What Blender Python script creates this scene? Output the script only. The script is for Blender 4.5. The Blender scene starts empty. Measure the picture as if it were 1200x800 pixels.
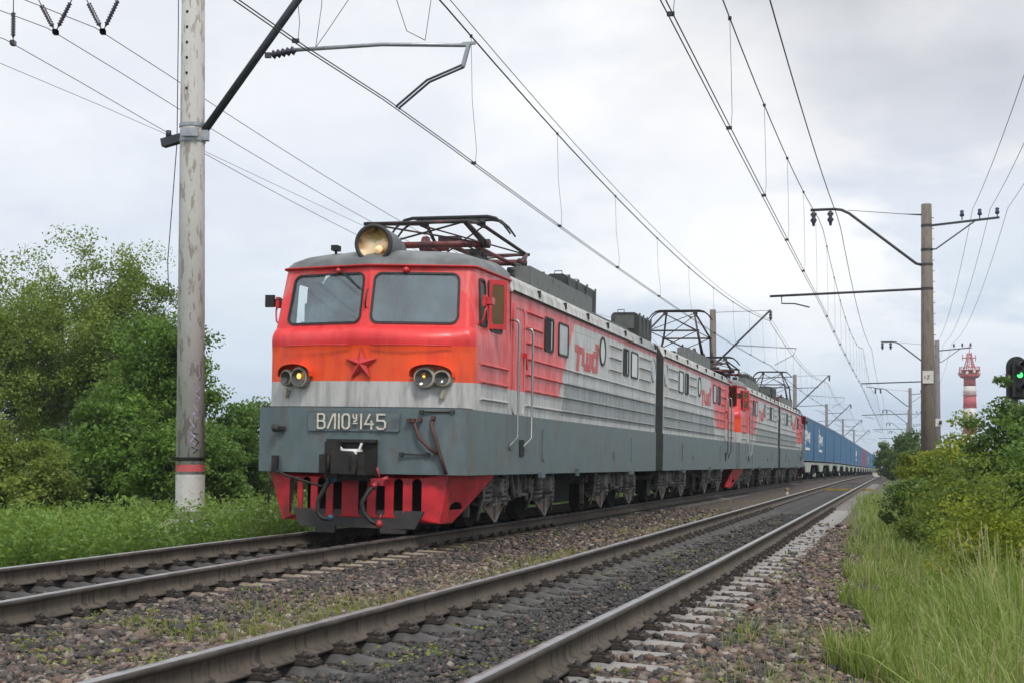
import bpy, bmesh, math, random
import numpy as np
from mathutils import Vector, Matrix
from mathutils.geometry import tessellate_polygon

PI = math.pi
C = bpy.context.scene.collection
scene = bpy.context.scene

# ------------------------------------------------------------------ camera, sky, sun, exposure
EYE = 0.91
FPX, PITCH, HOR = 1740.0, 0.0303, 551.0
cd = bpy.data.cameras.new("camera"); cam = bpy.data.objects.new("camera", cd); C.objects.link(cam)
cam.location = (0, 0, EYE); cam.rotation_euler = (PI/2 + PITCH, 0, 0)
cd.sensor_width = 36; cd.lens = 36*FPX/1200
cd.shift_y = (HOR - 400 - FPX*math.tan(PITCH))/1200
cd.clip_start = 0.1; cd.clip_end = 6000
cd.dof.use_dof = True; cd.dof.focus_distance = 21.5; cd.dof.aperture_fstop = 13.0
scene.camera = cam

SUN_EL, SUN_AZ = math.radians(52), math.radians(158)     # azimuth from +Y, clockwise
wd = bpy.data.worlds.new("World"); scene.world = wd; wd.use_nodes = True
def build_world():
    nt = wd.node_tree; nt.nodes.clear()
    n = nt.nodes.new; L = nt.links.new
    out = n("ShaderNodeOutputWorld"); bg = n("ShaderNodeBackground"); bg.inputs[1].default_value = 0.1
    sky = n("ShaderNodeTexSky"); sky.sky_type = 'NISHITA'; sky.sun_disc = False
    sky.sun_elevation = SUN_EL; sky.sun_rotation = SUN_AZ; sky.air_density = 1.0; sky.dust_density = 2.0
    tc = n("ShaderNodeTexCoord"); sep = n("ShaderNodeSeparateXYZ"); L(tc.outputs['Generated'], sep.inputs[0])
    def m(op, a, b=None, c=None):
        x = n("ShaderNodeMath"); x.operation = op
        for i, v in enumerate((a, b, c)):
            if v is None: continue
            if isinstance(v, (int, float)): x.inputs[i].default_value = v
            else: L(v, x.inputs[i])
        return x.outputs[0]
    def ramp(f, pts):
        r = n("ShaderNodeValToRGB"); L(f, r.inputs[0]); e = r.color_ramp.elements
        while len(e) < len(pts): e.new(0.5)
        for i, (p, c) in enumerate(pts): e[i].position = p; e[i].color = (*c, 1) if len(c) == 3 else c
        return r.outputs[0]
    def mix(f, a, b, mode='MIX'):
        x = n("ShaderNodeMix"); x.data_type = 'RGBA'; x.blend_type = mode
        for i, v in ((0, f), (6, a), (7, b)):
            if isinstance(v, (int, float)): x.inputs[i].default_value = v
            elif isinstance(v, tuple): x.inputs[i].default_value = (*v, 1)
            else: L(v, x.inputs[i])
        return x.outputs[2]
    z = m('MAXIMUM', sep.outputs[2], 0.0)
    den = m('ADD', z, 0.30)
    cx = m('DIVIDE', sep.outputs[0], den); cy = m('DIVIDE', sep.outputs[1], den)
    cv = n("ShaderNodeCombineXYZ"); L(cx, cv.inputs[0]); L(cy, cv.inputs[1])
    def noise(scale, det, rough, off):
        mp = n("ShaderNodeMapping"); L(cv.outputs[0], mp.inputs[0]); mp.inputs['Location'].default_value = off
        t = n("ShaderNodeTexNoise"); t.inputs['Scale'].default_value = scale; t.inputs['Detail'].default_value = det
        t.inputs['Roughness'].default_value = rough; t.inputs['Distortion'].default_value = 0.25
        L(mp.outputs[0], t.inputs['Vector']); return t.outputs['Fac']
    base = ramp(z, [(0.0, (4.9, 6.0, 7.4)), (0.06, (5.5, 6.5, 7.8)), (0.13, (6.9, 7.5, 8.3)), (0.22, (8.2, 8.4, 8.9)), (0.34, (8.7, 8.8, 9.0))])
    base = mix(0.12, base, sky.outputs[0])
    n1 = noise(2.1, 7, 0.55, (0.4, 11.2, 0)); n2 = noise(1.5, 6, 0.5, (9.9, 9.1, 0)); n3 = noise(3.4, 6, 0.55, (2.0, 9.0, 0))
    white = ramp(n1, [(0.44, (0, 0, 0)), (0.54, (1, 1, 1))])
    dark = ramp(n2, [(0.36, (0, 0, 0)), (0.60, (1, 1, 1))])
    # the white and grey banks stand to the right of the line, the left of the sky is smooth stratus
    rt = n("ShaderNodeMapRange"); L(sep.outputs[0], rt.inputs[0]); rt.inputs[1].default_value = -0.12; rt.inputs[2].default_value = 0.16
    hi = n("ShaderNodeMapRange"); L(z, hi.inputs[0]); hi.inputs[1].default_value = 0.03; hi.inputs[2].default_value = 0.13
    wf = m('MULTIPLY', m('MULTIPLY', white, m('ADD', m('MULTIPLY', rt.outputs[0], .75), .15)), hi.outputs[0])
    col = mix(wf, base, (9.3, 9.3, 9.35))
    top = n("ShaderNodeMapRange"); L(z, top.inputs[0]); top.inputs[1].default_value = 0.175; top.inputs[2].default_value = 0.265
    xd = n("ShaderNodeMapRange"); L(sep.outputs[0], xd.inputs[0]); xd.inputs[1].default_value = 0.05; xd.inputs[2].default_value = 0.22; xd.inputs[3].default_value = 0.03; xd.inputs[4].default_value = .9
    df = m('MULTIPLY', m('MULTIPLY', dark, top.outputs[0]), xd.outputs[0])
    col = mix(df, col, (4.3, 4.45, 4.9))
    gv = ramp(n3, [(0.35, (.92, .935, .96)), (0.62, (1.04, 1.035, 1.02))])
    col = mix(1.0, col, gv, 'MULTIPLY')
    zb = n("ShaderNodeMapRange"); L(z, zb.inputs[0]); zb.inputs[1].default_value = 0.36; zb.inputs[2].default_value = 0.95
    zb.inputs[3].default_value = 1.0; zb.inputs[4].default_value = 1.35
    cz = n("ShaderNodeCombineXYZ")
    for i in range(3): L(zb.outputs[0], cz.inputs[i])
    col = mix(1.0, col, cz.outputs[0], 'MULTIPLY')
    L(col, bg.inputs[0]); L(bg.outputs[0], out.inputs[0])
build_world()
sd = bpy.data.lights.new("sun", 'SUN'); sd.energy = 2.0; sd.angle = math.radians(12); sd.color = (1, .96, .9)
sun = bpy.data.objects.new("sun", sd); C.objects.link(sun)
_d = Vector((math.sin(SUN_AZ)*math.cos(SUN_EL), math.cos(SUN_AZ)*math.cos(SUN_EL), math.sin(SUN_EL)))
sun.rotation_euler = _d.to_track_quat('Z', 'Y').to_euler()
scene.view_settings.view_transform = 'Standard'; scene.view_settings.look = 'None'
scene.view_settings.exposure = 0.22; scene.view_settings.gamma = 1.0; scene.view_settings.use_curve_mapping = False
scene.cycles.max_bounces = 6; scene.cycles.transparent_max_bounces = 12; scene.cycles.use_denoising = True

# ------------------------------------------------------------------ layout of the line
def grade(Y):
    Y = float(Y)
    if Y < 15: return 0.0
    if Y < 80: return 0.0043*(Y-15)
    if Y < 140: return 0.2795 + 0.0043*(Y-80) - 0.0043/120*(Y-80)**2*1.25
    z140 = 0.2795 + 0.0043*60 - 0.0043/120*3600*1.25
    return z140 - 0.0011*(Y-140)
NS = .262
def near_x(Y): return -1.02 + NS*(Y-6.41) - (0.0008*(max(0, 20-Y)))
TS = .270
def train_x(Y):
    x = -2.163 + TS*(Y-21.02)
    if Y < 20:
        yy = max(Y, 9.0); d = 20-yy; x += .006*d*d
        if Y < 9: x += .006*2*11*(9-Y)
    if Y > 90:
        d = min(Y, 150)-90; x -= (TS-NS)/120*d*d
        if Y > 150: x -= (TS-NS)*(Y-150)
    return x
CANT = 0.02
def dirv(f, Y):
    s = (f(Y+.05)-f(Y-.05))/.1; L = math.hypot(1, s); return (s/L, 1/L)
def along(f, Y, dist):                      # Y after walking dist metres along a line
    n = max(1, int(abs(dist)/2)); h = dist/n
    for _ in range(n):
        Y += h*dirv(f, Y)[1]
    return Y
def smooth(a, b, x):
    t = min(1, max(0, (x-a)/(b-a))); return t*t*(3-2*t)
def lerp_tab(tab, x):
    if x <= tab[0][0]: return tab[0][1]
    for (a, u), (b, v) in zip(tab, tab[1:]):
        if x <= b: return u + (v-u)*(x-a)/(b-a)
    return tab[-1][1]
RPROF = [(-50, 0), (0, -.236), (.80, -.245), (1.42, -.25), (1.9, -.31), (3.6, -.78), (5.2, -.86), (30, -.7), (400, -.5), (3000, 0)]
LPROF = [(0, -.238), (.2, -.243), (.36, -.266), (.72, -.266), (.8, -.245), (1.4, -.245), (2.0, -.33), (3.2, -.62), (6, -.6), (40, -.2), (3000, 0)]
def ground_z(X, Y):
    c, s = .9673, .2534
    tn = (X-near_x(Y))*c; tt = (X-train_x(Y))*c
    if tn >= 0: p = lerp_tab(RPROF, abs(tn))
    elif tt <= 0: p = lerp_tab(LPROF, -tt)
    else:
        w = tn-tt if False else (tt/(tt-tn+1e-6))        # 0 at train line, 1 at near line
        p = -.245 - .07*math.exp(-((w-.5)/.16)**2)
        if -tn < .8 or tt < .8: p = lerp_tab(LPROF, min(-tn, tt))
    return grade(Y) + p
def proj(X, Y, Z):
    cp, sp = math.cos(PITCH), math.sin(PITCH)
    zc = Y*cp + (Z-EYE)*sp; yc = -Y*sp + (Z-EYE)*cp
    return 600 + FPX*X/zc, 400 + (HOR-400-FPX*math.tan(PITCH)) - FPX*yc/zc

# ------------------------------------------------------------------ helpers: objects
def tag(o, label, cat, group=None, kind=None):
    if label: o['label'] = label
    if cat: o['category'] = cat
    if group: o['group'] = group
    if kind: o['kind'] = kind
    return o
def empty(name, loc=(0,0,0), rot=(0,0,0), label=None, cat=None, group=None):
    o = bpy.data.objects.new(name, None); C.objects.link(o); o.location = loc; o.rotation_euler = rot
    o.empty_display_size = .2
    return tag(o, label, cat, group)
def copy_tree(o, parent=None, skip=()):
    c = o.copy(); C.objects.link(c)
    if parent: c.parent = parent
    for ch in list(o.children):
        if ch.name.split('.')[0] in skip: continue
        copy_tree(ch, c, skip)
    return c
def bulk(name, V, F, mats, parent=None, attrs=None, mi=None, smooth_=False):
    V = np.asarray(V, np.float32); me = bpy.data.meshes.new(name)
    k = F.shape[1]; nf = len(F)
    me.vertices.add(len(V)); me.vertices.foreach_set('co', V.ravel())
    me.loops.add(nf*k); me.loops.foreach_set('vertex_index', np.asarray(F, np.int32).ravel())
    me.polygons.add(nf); me.polygons.foreach_set('loop_start', np.arange(0, nf*k, k, dtype=np.int32))
    if mi is not None: me.polygons.foreach_set('material_index', np.asarray(mi, np.int32))
    for a, val in (attrs or {}).items():
        at = me.attributes.new(a, 'FLOAT', 'POINT'); at.data.foreach_set('value', np.asarray(val, np.float32))
    me.update(calc_edges=True)
    if smooth_: me.shade_smooth()
    for m in (mats if isinstance(mats, (list, tuple)) else [mats]): me.materials.append(m)
    o = bpy.data.objects.new(name, me); C.objects.link(o)
    if parent: o.parent = parent
    return o

class MB:
    def __init__(s): s.v = []; s.f = []; s.m = []; s.sm = []; s.cm = 0
    def add(s, vs, fs, sm=False):
        b = len(s.v); s.v += [tuple(x) for x in vs]
        for f in fs: s.f.append([b+i for i in f]); s.m.append(s.cm); s.sm.append(sm)
        return s
    def box(s, c, d, M=None):
        x, y, z = (k/2 for k in d); c = Vector(c)
        vs = [Vector((sx*x, sy*y, sz*z)) for sx in (-1,1) for sy in (-1,1) for sz in (-1,1)]
        if M is not None: vs = [M @ v for v in vs]
        return s.add([c+v for v in vs], [(0,1,3,2),(4,6,7,5),(0,4,5,1),(2,3,7,6),(0,2,6,4),(1,5,7,3)])
    def bar(s, a, b, w, h=None):                              # rectangular bar from a to b
        a, b = Vector(a), Vector(b); d = b-a; L = d.length
        q = d.to_track_quat('Y', 'Z').to_matrix()
        return s.box((a+b)/2, (w, L, h or w), q)
    def tube(s, pts, r, n=8, cap=True):
        pts = [Vector(p) for p in pts]; k = len(pts)
        rs = r if isinstance(r, (list, tuple)) else [r]*k
        vs = []; up = None
        for i, p in enumerate(pts):
            t = (pts[min(i+1, k-1)] - pts[max(i-1, 0)]).normalized()
            if up is None:
                up = Vector((0,0,1)) if abs(t.z) < .9 else Vector((1,0,0))
            a = t.cross(up)
            if a.length < 1e-4: a = t.cross(Vector((0,1,0.3)))
            a.normalize(); b = a.cross(t).normalized(); up = b
            for j in range(n):
                an = 2*PI*j/n; vs.append(p + (a*math.cos(an) + b*math.sin(an))*rs[i])
        fs = [(i*n+j, i*n+(j+1) % n, (i+1)*n+(j+1) % n, (i+1)*n+j) for i in range(k-1) for j in range(n)]
        s.add(vs, fs, n > 4)
        if cap: 
            b = len(s.v)-len(vs)
            s.f.append([b+j for j in reversed(range(n))]); s.m.append(s.cm); s.sm.append(False)
            s.f.append([b+(k-1)*n+j for j in range(n)]); s.m.append(s.cm); s.sm.append(False)
        return s
    def cyl(s, a, b, r, n=16): return s.tube([a, b], r, n)
    def lathe(s, prof, o=(0,0,0), axis='z', n=24, cap=True):   # prof: (r, h)
        vs = []; o = Vector(o)
        for r, h in prof:
            for j in range(n):
                an = 2*PI*j/n; c, q = r*math.cos(an), r*math.sin(an)
                vs.append(o + Vector((c,q,h) if axis == 'z' else ((h,c,q) if axis == 'x' else (q,h,c))))
        k = len(prof)
        fs = [(i*n+j, i*n+(j+1) % n, (i+1)*n+(j+1) % n, (i+1)*n+j) for i in range(k-1) for j in range(n)]
        if cap: fs += [tuple(reversed(range(n))), tuple((k-1)*n+j for j in range(n))]
        return s.add(vs, fs, True)
    def plate(s, outer, holes, th, fn):                        # flat plate with holes; fn(a, b, depth) -> xyz
        loops = [outer]+list(holes)
        tri = tessellate_polygon([[Vector((a, b, 0)) for a, b in lp] for lp in loops])
        pts = [p for lp in loops for p in lp]; n = len(pts)
        def area(t): (a, b), (c, d), (e, f) = (pts[i] for i in t); return (c-a)*(f-b)-(e-a)*(d-b)
        tri = [t if area(t) > 0 else t[::-1] for t in tri]
        if th == 0: return s.add([fn(a, b, 0) for a, b in pts], tri)
        vs = [fn(a, b, 0) for a, b in pts] + [fn(a, b, th) for a, b in pts]
        fs = [tuple(t) for t in tri] + [tuple(i+n for i in t[::-1]) for t in tri]
        b0 = 0
        for lp in loops:
            m = len(lp)
            for i in range(m):
                j = (i+1) % m; fs.append((b0+i, b0+i+n, b0+j+n, b0+j))
            b0 += m
        return s.add(vs, fs)
    def prism(s, poly, h0, h1, fn): return s.plate(poly, [], h1-h0, lambda a, b, d: fn(a, b, h0+d))
    def build(s, name, mats, parent=None, bevel=0, fix=True):
        me = bpy.data.meshes.new(name); me.from_pydata(s.v, [], s.f)
        me.polygons.foreach_set('material_index', s.m); me.polygons.foreach_set('use_smooth', s.sm)
        if fix or bevel:
            bm = bmesh.new(); bm.from_mesh(me)
            if bevel:
                bmesh.ops.remove_doubles(bm, verts=bm.verts, dist=1e-5)
            bmesh.ops.recalc_face_normals(bm, faces=bm.faces)
            if bevel:
                es = [e for e in bm.edges if len(e.link_faces) == 2 and e.calc_face_angle(0) > .6]
                bmesh.ops.bevel(bm, geom=es, offset=bevel, segments=2, affect='EDGES', clamp_overlap=True)
            bm.to_mesh(me); bm.free()
        for m in (mats if isinstance(mats, (list, tuple)) else [mats]): me.materials.append(m)
        o = bpy.data.objects.new(name, me); C.objects.link(o)
        if parent: o.parent = parent
        return o
def rrect(x0, x1, y0, y1, r, n=5):
    pts = []
    for cx, cy, a0 in ((x1-r, y0+r, -90), (x1-r, y1-r, 0), (x0+r, y1-r, 90), (x0+r, y0+r, 180)):
        for i in range(n+1):
            a = math.radians(a0 + 90*i/n); pts.append((cx+r*math.cos(a), cy+r*math.sin(a)))
    return pts
def circle(cx, cy, r, n=20, ry=None): return [(cx+r*math.cos(2*PI*i/n), cy+(ry or r)*math.sin(2*PI*i/n)) for i in range(n)]
def stroke(mb, pts, w, th, fn):                                # a lettering stroke: mitred ribbon of width w
    P = [Vector(p) for p in pts]; Lf, Rt = [], []
    for i, p in enumerate(P):
        d0 = (P[i]-P[i-1]).normalized() if i > 0 else None
        d1 = (P[i+1]-P[i]).normalized() if i < len(P)-1 else None
        d0 = d0 or d1; d1 = d1 or d0
        t = d0+d1
        t = t.normalized() if t.length > 1e-4 else d0
        nrm = Vector((-t.y, t.x)); k = w/2/max(.45, nrm.dot(Vector((-d0.y, d0.x))))
        Lf.append(p+nrm*k); Rt.append(p-nrm*k)
    for i in range(len(P)-1):
        mb.prism([tuple(Rt[i]), tuple(Rt[i+1]), tuple(Lf[i+1]), tuple(Lf[i])], 0, th, fn)

# ------------------------------------------------------------------ helpers: materials
class NT:
    def __init__(s, name):
        s.mat = bpy.data.materials.new(name); s.mat.use_nodes = True; s.nt = s.mat.node_tree
        s.b = s.nt.nodes['Principled BSDF']; s.out = s.nt.nodes['Material Output']
    def n(s, t): return s.nt.nodes.new(t)
    def l(s, a, b): s.nt.links.new(a, b)
    def set(s, sock, v):
        if isinstance(v, (int, float)): sock.default_value = v
        elif isinstance(v, tuple): sock.default_value = (*v, 1) if len(v) == 3 and sock.type == 'RGBA' else v
        else: s.l(v, sock)
    def math(s, op, *a, clamp=False):
        x = s.n("ShaderNodeMath"); x.operation = op; x.use_clamp = clamp
        for i, v in enumerate(a): s.set(x.inputs[i], v)
        return x.outputs[0]
    def mix(s, f, a, b, mode='MIX'):
        x = s.n("ShaderNodeMix"); x.data_type = 'RGBA'; x.blend_type = mode
        s.set(x.inputs[0], f); s.set(x.inputs[6], a); s.set(x.inputs[7], b); return x.outputs[2]
    def coord(s, k='Object', scale=(1,1,1), loc=(0,0,0)):
        t = s.n("ShaderNodeTexCoord"); mp = s.n("ShaderNodeMapping"); s.l(t.outputs[k], mp.inputs[0])
        mp.inputs['Scale'].default_value = scale; mp.inputs['Location'].default_value = loc; return mp.outputs[0]
    def noise(s, scale, det=4, rough=.55, vec=None, dist=0):
        t = s.n("ShaderNodeTexNoise"); s.l(vec if vec is not None else s.coord(), t.inputs['Vector'])
        t.inputs['Scale'].default_value = scale; t.inputs['Detail'].default_value = det
        t.inputs['Roughness'].default_value = rough; t.inputs['Distortion'].default_value = dist; return t.outputs['Fac']
    def rng(s, v, a, b, c=0.0, d=1.0, step=False):
        r = s.n("ShaderNodeMapRange"); s.l(v, r.inputs[0])
        for i, k in enumerate((a, b, c, d)): r.inputs[i+1].default_value = k
        if not step: r.interpolation_type = 'SMOOTHSTEP'
        return r.outputs[0]
    def ramp(s, f, pts):
        r = s.n("ShaderNodeValToRGB"); s.l(f, r.inputs[0]); e = r.color_ramp.elements
        while len(e) < len(pts): e.new(.5)
        for i, (p, c) in enumerate(pts): e[i].position = p; e[i].color = (*c, 1)
        return r.outputs[0]
    def attr(s, name):
        a = s.n("ShaderNodeAttribute"); a.attribute_name = name; return a.outputs['Fac']
    def bump(s, h, strength=.3, dist=.01):
        b = s.n("ShaderNodeBump"); s.l(h, b.inputs['Height']); b.inputs['Strength'].default_value = strength
        b.inputs['Distance'].default_value = dist; s.l(b.outputs[0], s.b.inputs['Normal'])
    def xyz(s):
        t = s.n("ShaderNodeTexCoord"); x = s.n("ShaderNodeSeparateXYZ"); s.l(t.outputs['Object'], x.inputs[0]); return x.outputs
def pm(name, col, rough=.6, metal=0., var=.2, scale=6., dirt=None, dscale=3., damt=.5, bump=0., bscale=30., vec=None, spec=None):
    t = NT(name); v = t.coord(scale=vec or (1,1,1))
    c = tuple(col)
    n1 = t.noise(scale, 5, .6, v)
    dk = tuple(k*(1-var) for k in c); lt = tuple(min(1, k*(1+var)) for k in c)
    cc = t.mix(t.rng(n1, .3, .7), dk, lt)
    if dirt:
        n2 = t.noise(dscale, 6, .65, v)
        cc = t.mix(t.math('MULTIPLY', t.rng(n2, .5, .68), damt), cc, tuple(dirt))
    t.l(cc, t.b.inputs['Base Color']); t.b.inputs['Metallic'].default_value = metal
    t.set(t.b.inputs['Roughness'], t.rng(n1, .25, .75, max(.02, rough-.1), min(1, rough+.1)))
    if spec is not None: t.b.inputs['Specular IOR Level'].default_value = spec
    if bump: t.bump(t.noise(bscale, 6, .6, v), bump, .01)
    return t.mat
def leafmat(name, cols, trans=.3, rough=.55):
    t = NT(name); f = t.attr('tint')
    c = t.ramp(f, [(i/(len(cols)-1), k) for i, k in enumerate(cols)])
    t.l(c, t.b.inputs['Base Color']); t.b.inputs['Roughness'].default_value = rough
    t.b.inputs['Specular IOR Level'].default_value = .3
    tr = t.n("ShaderNodeBsdfTranslucent"); mx = t.n("ShaderNodeMixShader"); mx.inputs[0].default_value = trans
    t.l(t.mix(.5, c, (.30, .42, .05)), tr.inputs[0])
    t.l(t.b.outputs[0], mx.inputs[1]); t.l(tr.outputs[0], mx.inputs[2]); t.l(mx.outputs[0], t.out.inputs[0])
    return t.mat
def emat(name, col, st):
    t = NT(name); t.b.inputs['Base Color'].default_value = (*col, 1)
    t.b.inputs['Emission Color'].default_value = (*col, 1); t.b.inputs['Emission Strength'].default_value = st; return t.mat

# ---- shared materials
STEEL_D = pm("dark_steel", (.018,.0175,.017), .8, 0, .3, 8, spec=.15)
BLACK = pm("black_rubber", (.012,.012,.013), .6, 0, .2, 10)
GREYB = pm("dusty_bogie_paint", (.165,.16,.15), .85, 0, .35, 5, (.035,.032,.03), 6, .8, .2, 25)
RUST = pm("rusty_bracket", (.15,.105,.082), .8, 0, .3, 9, (.10,.07,.055), 7, .7)
GALV = pm("galvanised_steel", (.34,.36,.38), .45, .6, .15, 8)
STAIN = pm("dull_rail_bar", (.30,.31,.31), .35, .7, .1, 8)
WIRE = pm("wire_copper_dark", (.035,.035,.04), .6, .3, .1, 2)
def insul_mat(): return pm("insulator_glaze", (.035,.03,.05), .25, 0, .2, 6)
INSUL = insul_mat()
# ------------------------------------------------------------------ locomotive
# local axes of a section: x to the right, y back along the train from its cab front, z up from the rail top
LB = 15.6                                                       # body length of one section
YC = 2.25                                                       # end of the cab
def livery():
    t = NT("livery_paint"); X, Y, Z = t.xyz()
    gt = lambda a, b: t.math('GREATER_THAN', a, b); lt = lambda a, b: t.math('LESS_THAN', a, b)
    mul = lambda a, b: t.math('MULTIPLY', a, b)
    yb = t.math('MULTIPLY_ADD', t.math('SUBTRACT', Z, 2.14), .86, 5.45)
    red = mul(gt(Z, 2.15), lt(Y, yb)); stripe = gt(Z, 3.56); red = t.math('MAXIMUM', red, stripe)
    orange = mul(mul(lt(Z, 2.66), gt(Z, 2.15)), lt(Y, .44))
    yw = t.math('MULTIPLY_ADD', t.math('SUBTRACT', Z, 2.0), .55, 5.75)
    wedge = mul(mul(lt(Z, 2.47), gt(Z, 1.86)), gt(Y, yw))
    sv = t.coord(scale=(9, 9, .5)); s1 = t.noise(1.2, 6, .65, sv)
    sv2 = t.coord(scale=(3, 3, .9), loc=(5,2,1)); s2 = t.noise(1.6, 6, .6, sv2)
    streak = t.rng(s1, .46, .72); blot = t.rng(s2, .42, .72)
    side = gt(Y, .46)
    grey = t.mix(streak, (.50,.50,.485), (.33,.335,.325))
    grey = t.mix(t.math('MULTIPLY', blot, .5), grey, (.27,.28,.27))
    dgrey = t.mix(streak, (.225,.245,.24), (.31,.32,.31)); dgrey = t.mix(t.math('MULTIPLY', blot, .4), dgrey, (.13,.14,.14))
    redf = t.mix(blot, (.74,.038,.04), (.60,.024,.026))
    reds = t.mix(t.math('MULTIPLY', streak, .7), (.70,.075,.075), (.66,.22,.21))
    reds = t.mix(t.math('MULTIPLY', blot, .5), reds, (.52,.05,.05))
    rc = t.mix(side, redf, reds)
    org = t.mix(blot, (.84,.085,.012), (.68,.05,.012))
    col = t.mix(wedge, grey, dgrey); col = t.mix(red, col, rc); col = t.mix(orange, col, org)
    # grime: rust weeping at the foot of the pale band, soot specks
    low = t.rng(Z, 2.05, 1.78); n3 = t.noise(2.2, 6, .7, t.coord(scale=(6,6,.7), loc=(1,9,4)))
    col = t.mix(mul(mul(low, t.rng(n3, .55, .75)), .7), col, (.17,.09,.04))
    n4 = t.noise(28, 3, .6); col = t.mix(mul(t.rng(n4, .66, .76), .6), col, (.07,.06,.055))
    # dull, sooty patches and rust runs low on the nose
    n5 = t.noise(1.3, 7, .7, t.coord(scale=(5,5,.6), loc=(7,3,8))); col = t.mix(mul(mul(t.rng(n5, .50, .70), t.rng(Z, 2.75, 1.9)), .45), col, (.13,.10,.08))
    n6 = t.noise(.9, 6, .6, t.coord(loc=(2,6,1))); col = t.mix(mul(t.rng(n6, .45, .75), .22), col, (.16,.14,.13))
    t.l(col, t.b.inputs['Base Color']); t.set(t.b.inputs['Roughness'], t.rng(s2, .3, .7, .28, .5))
    t.bump(t.noise(2.4, 3, .5), .28, .03)
    return t.mat
M_LIV = livery()
M_SKIRT = pm("skirt_blue_grey", (.10,.138,.148), .5, 0, .16, 2.2, (.12,.08,.05), 2.0, .5, .06, 3, vec=(1.5,1.5,.8))
M_ROOF = pm("roof_grey", (.135,.145,.148), .5, 0, .3, 2.5, (.055,.05,.048), 2.2, .6, .05, 4)
M_ROOFS = pm("roof_side_pale", (.40,.405,.395), .5, 0, .3, 1.6, (.13,.13,.125), 1.3, .85, 0, vec=(5,5,.7))
M_REDT = pm("red_trim", (.50,.028,.028), .4, 0, .15, 5)
M_REDP = pm("plow_red", (.46,.013,.022), .45, 0, .25, 3, (.09,.025,.022), 2.5, .7)
M_EQUIP = pm("roof_equipment_dark", (.028,.031,.030), .6, 0, .3, 4, (.12,.11,.10), 3, .35)
M_EQG = pm("roof_equipment_grey", (.085,.095,.09), .6, 0, .25, 4, (.05,.045,.04), 4, .5)
M_DUCT = pm('duct_grey', (.13,.145,.14), .6, 0, .25, 3, (.05,.045,.04), 3, .6)
M_PANT = pm("pantograph_red", (.13,.024,.022), .55, 0, .3, 8, (.015,.014,.014), 2, 1.0)
M_ARMP = pm('pantograph_arm_dark', (.03,.02,.02), .55, .2, .3, 8, (.14,.03,.025), 2.5, .7)
M_COUP = pm("coupler_iron", (.016,.0145,.0135), .7, .1, .4, 7, (.07,.04,.025), 5, .35, .3, 20)
M_DIRTB = pm("black_steel_plate", (.03,.028,.028), .6, 0, .3, 6, (.06,.045,.035), 5, .6, .2, 12)
M_WHEEL = pm("wheel_steel", (.016,.0145,.0135), .8, 0, .3, 7, spec=.2)
M_PLATE = pm("number_plate_grey", (.105,.135,.145), .5, 0, .15, 4, (.05,.04,.035), 5, .4)
M_NUM = pm("number_cream", (.60,.575,.48), .5, 0, .12, 30, (.35,.16,.06), 9, .45)
M_CREAM = pm("lamp_rim_cream", (.36,.33,.26), .45, 0, .25, 12, (.08,.06,.04), 9, .5)
M_AMB = pm("curtain_amber", (.105,.06,.02), .6, 0, .2, 3)
M_GREYG = pm("bellows_rubber", (.035,.04,.04), .7, 0, .25, 4)
M_INT = pm("cab_interior", (.70,.74,.66), .7, 0, .15, 3)
M_DESK = pm("cab_desk", (.10,.13,.15), .6, 0, .2, 5)
M_BLUEC = pm("cab_cloth_blue", (.05,.22,.45), .7, 0, .2, 5)
M_LOGO = pm("logo_red", (.50,.07,.065), .5, 0, .3, 9, (.38,.2,.19), 6, .5)
M_WHITE = pm("white_paint", (.78,.78,.76), .5, 0, .08, 6)
M_BLUEH = pm("hose_blue", (.02,.065,.115), .5, 0, .3, 10); M_REDH = pm("hose_red", (.30,.02,.03), .5, 0, .3, 10)
def glassmat(name, tint, spec=1.0, alpha=.72):
    t = NT(name); nt = t
    tr = t.n("ShaderNodeBsdfTransparent"); tr.inputs[0].default_value = (*tint, 1)
    gl = t.n("ShaderNodeBsdfGlossy"); gl.inputs['Roughness'].default_value = .03; gl.inputs[0].default_value = (.9,.95,1,1)
    df = t.n("ShaderNodeBsdfDiffuse"); df.inputs[0].default_value = (.29,.41,.46,1)          # thin dust film, its blue grey standing in for reflected sky
    fr = t.n("ShaderNodeFresnel"); fr.inputs[0].default_value = 2.2
    m1 = t.n("ShaderNodeMixShader"); m2 = t.n("ShaderNodeMixShader")
    t.l(fr.outputs[0], m1.inputs[0]); t.l(tr.outputs[0], m1.inputs[1]); t.l(gl.outputs[0], m1.inputs[2])
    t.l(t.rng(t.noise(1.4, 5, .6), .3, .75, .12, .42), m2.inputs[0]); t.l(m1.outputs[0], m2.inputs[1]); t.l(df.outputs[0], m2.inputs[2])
    t.l(m2.outputs[0], t.out.inputs[0]); return t.mat
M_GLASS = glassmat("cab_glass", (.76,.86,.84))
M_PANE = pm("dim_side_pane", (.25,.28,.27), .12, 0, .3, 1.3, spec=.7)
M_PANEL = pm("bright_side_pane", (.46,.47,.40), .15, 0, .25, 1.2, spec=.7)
M_DARKIN = pm("dark_opening", (.008,.008,.009), .8)  # near-black colour stands in for the shade inside open windows and recesses
M_LENS = emat("headlamp_reflector", (1.0,.66,.34), .22)
def lensmat():
    t = NT("big_headlamp_glass"); v = t.coord(scale=(5,5,5))
    n = t.noise(.9, 2, .4, v, .6)
    t.l(t.ramp(n, [(.3,(.10,.05,.02)), (.5,(.55,.33,.15)), (.72,(.85,.66,.42))]), t.b.inputs['Base Color'])
    t.b.inputs['Metallic'].default_value = .85; t.b.inputs['Roughness'].default_value = .18; return t.mat
M_BIG = lensmat()
M_LAMPON = emat("marker_lamp_lit", (1.0,.50,.10), 1.6)
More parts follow.
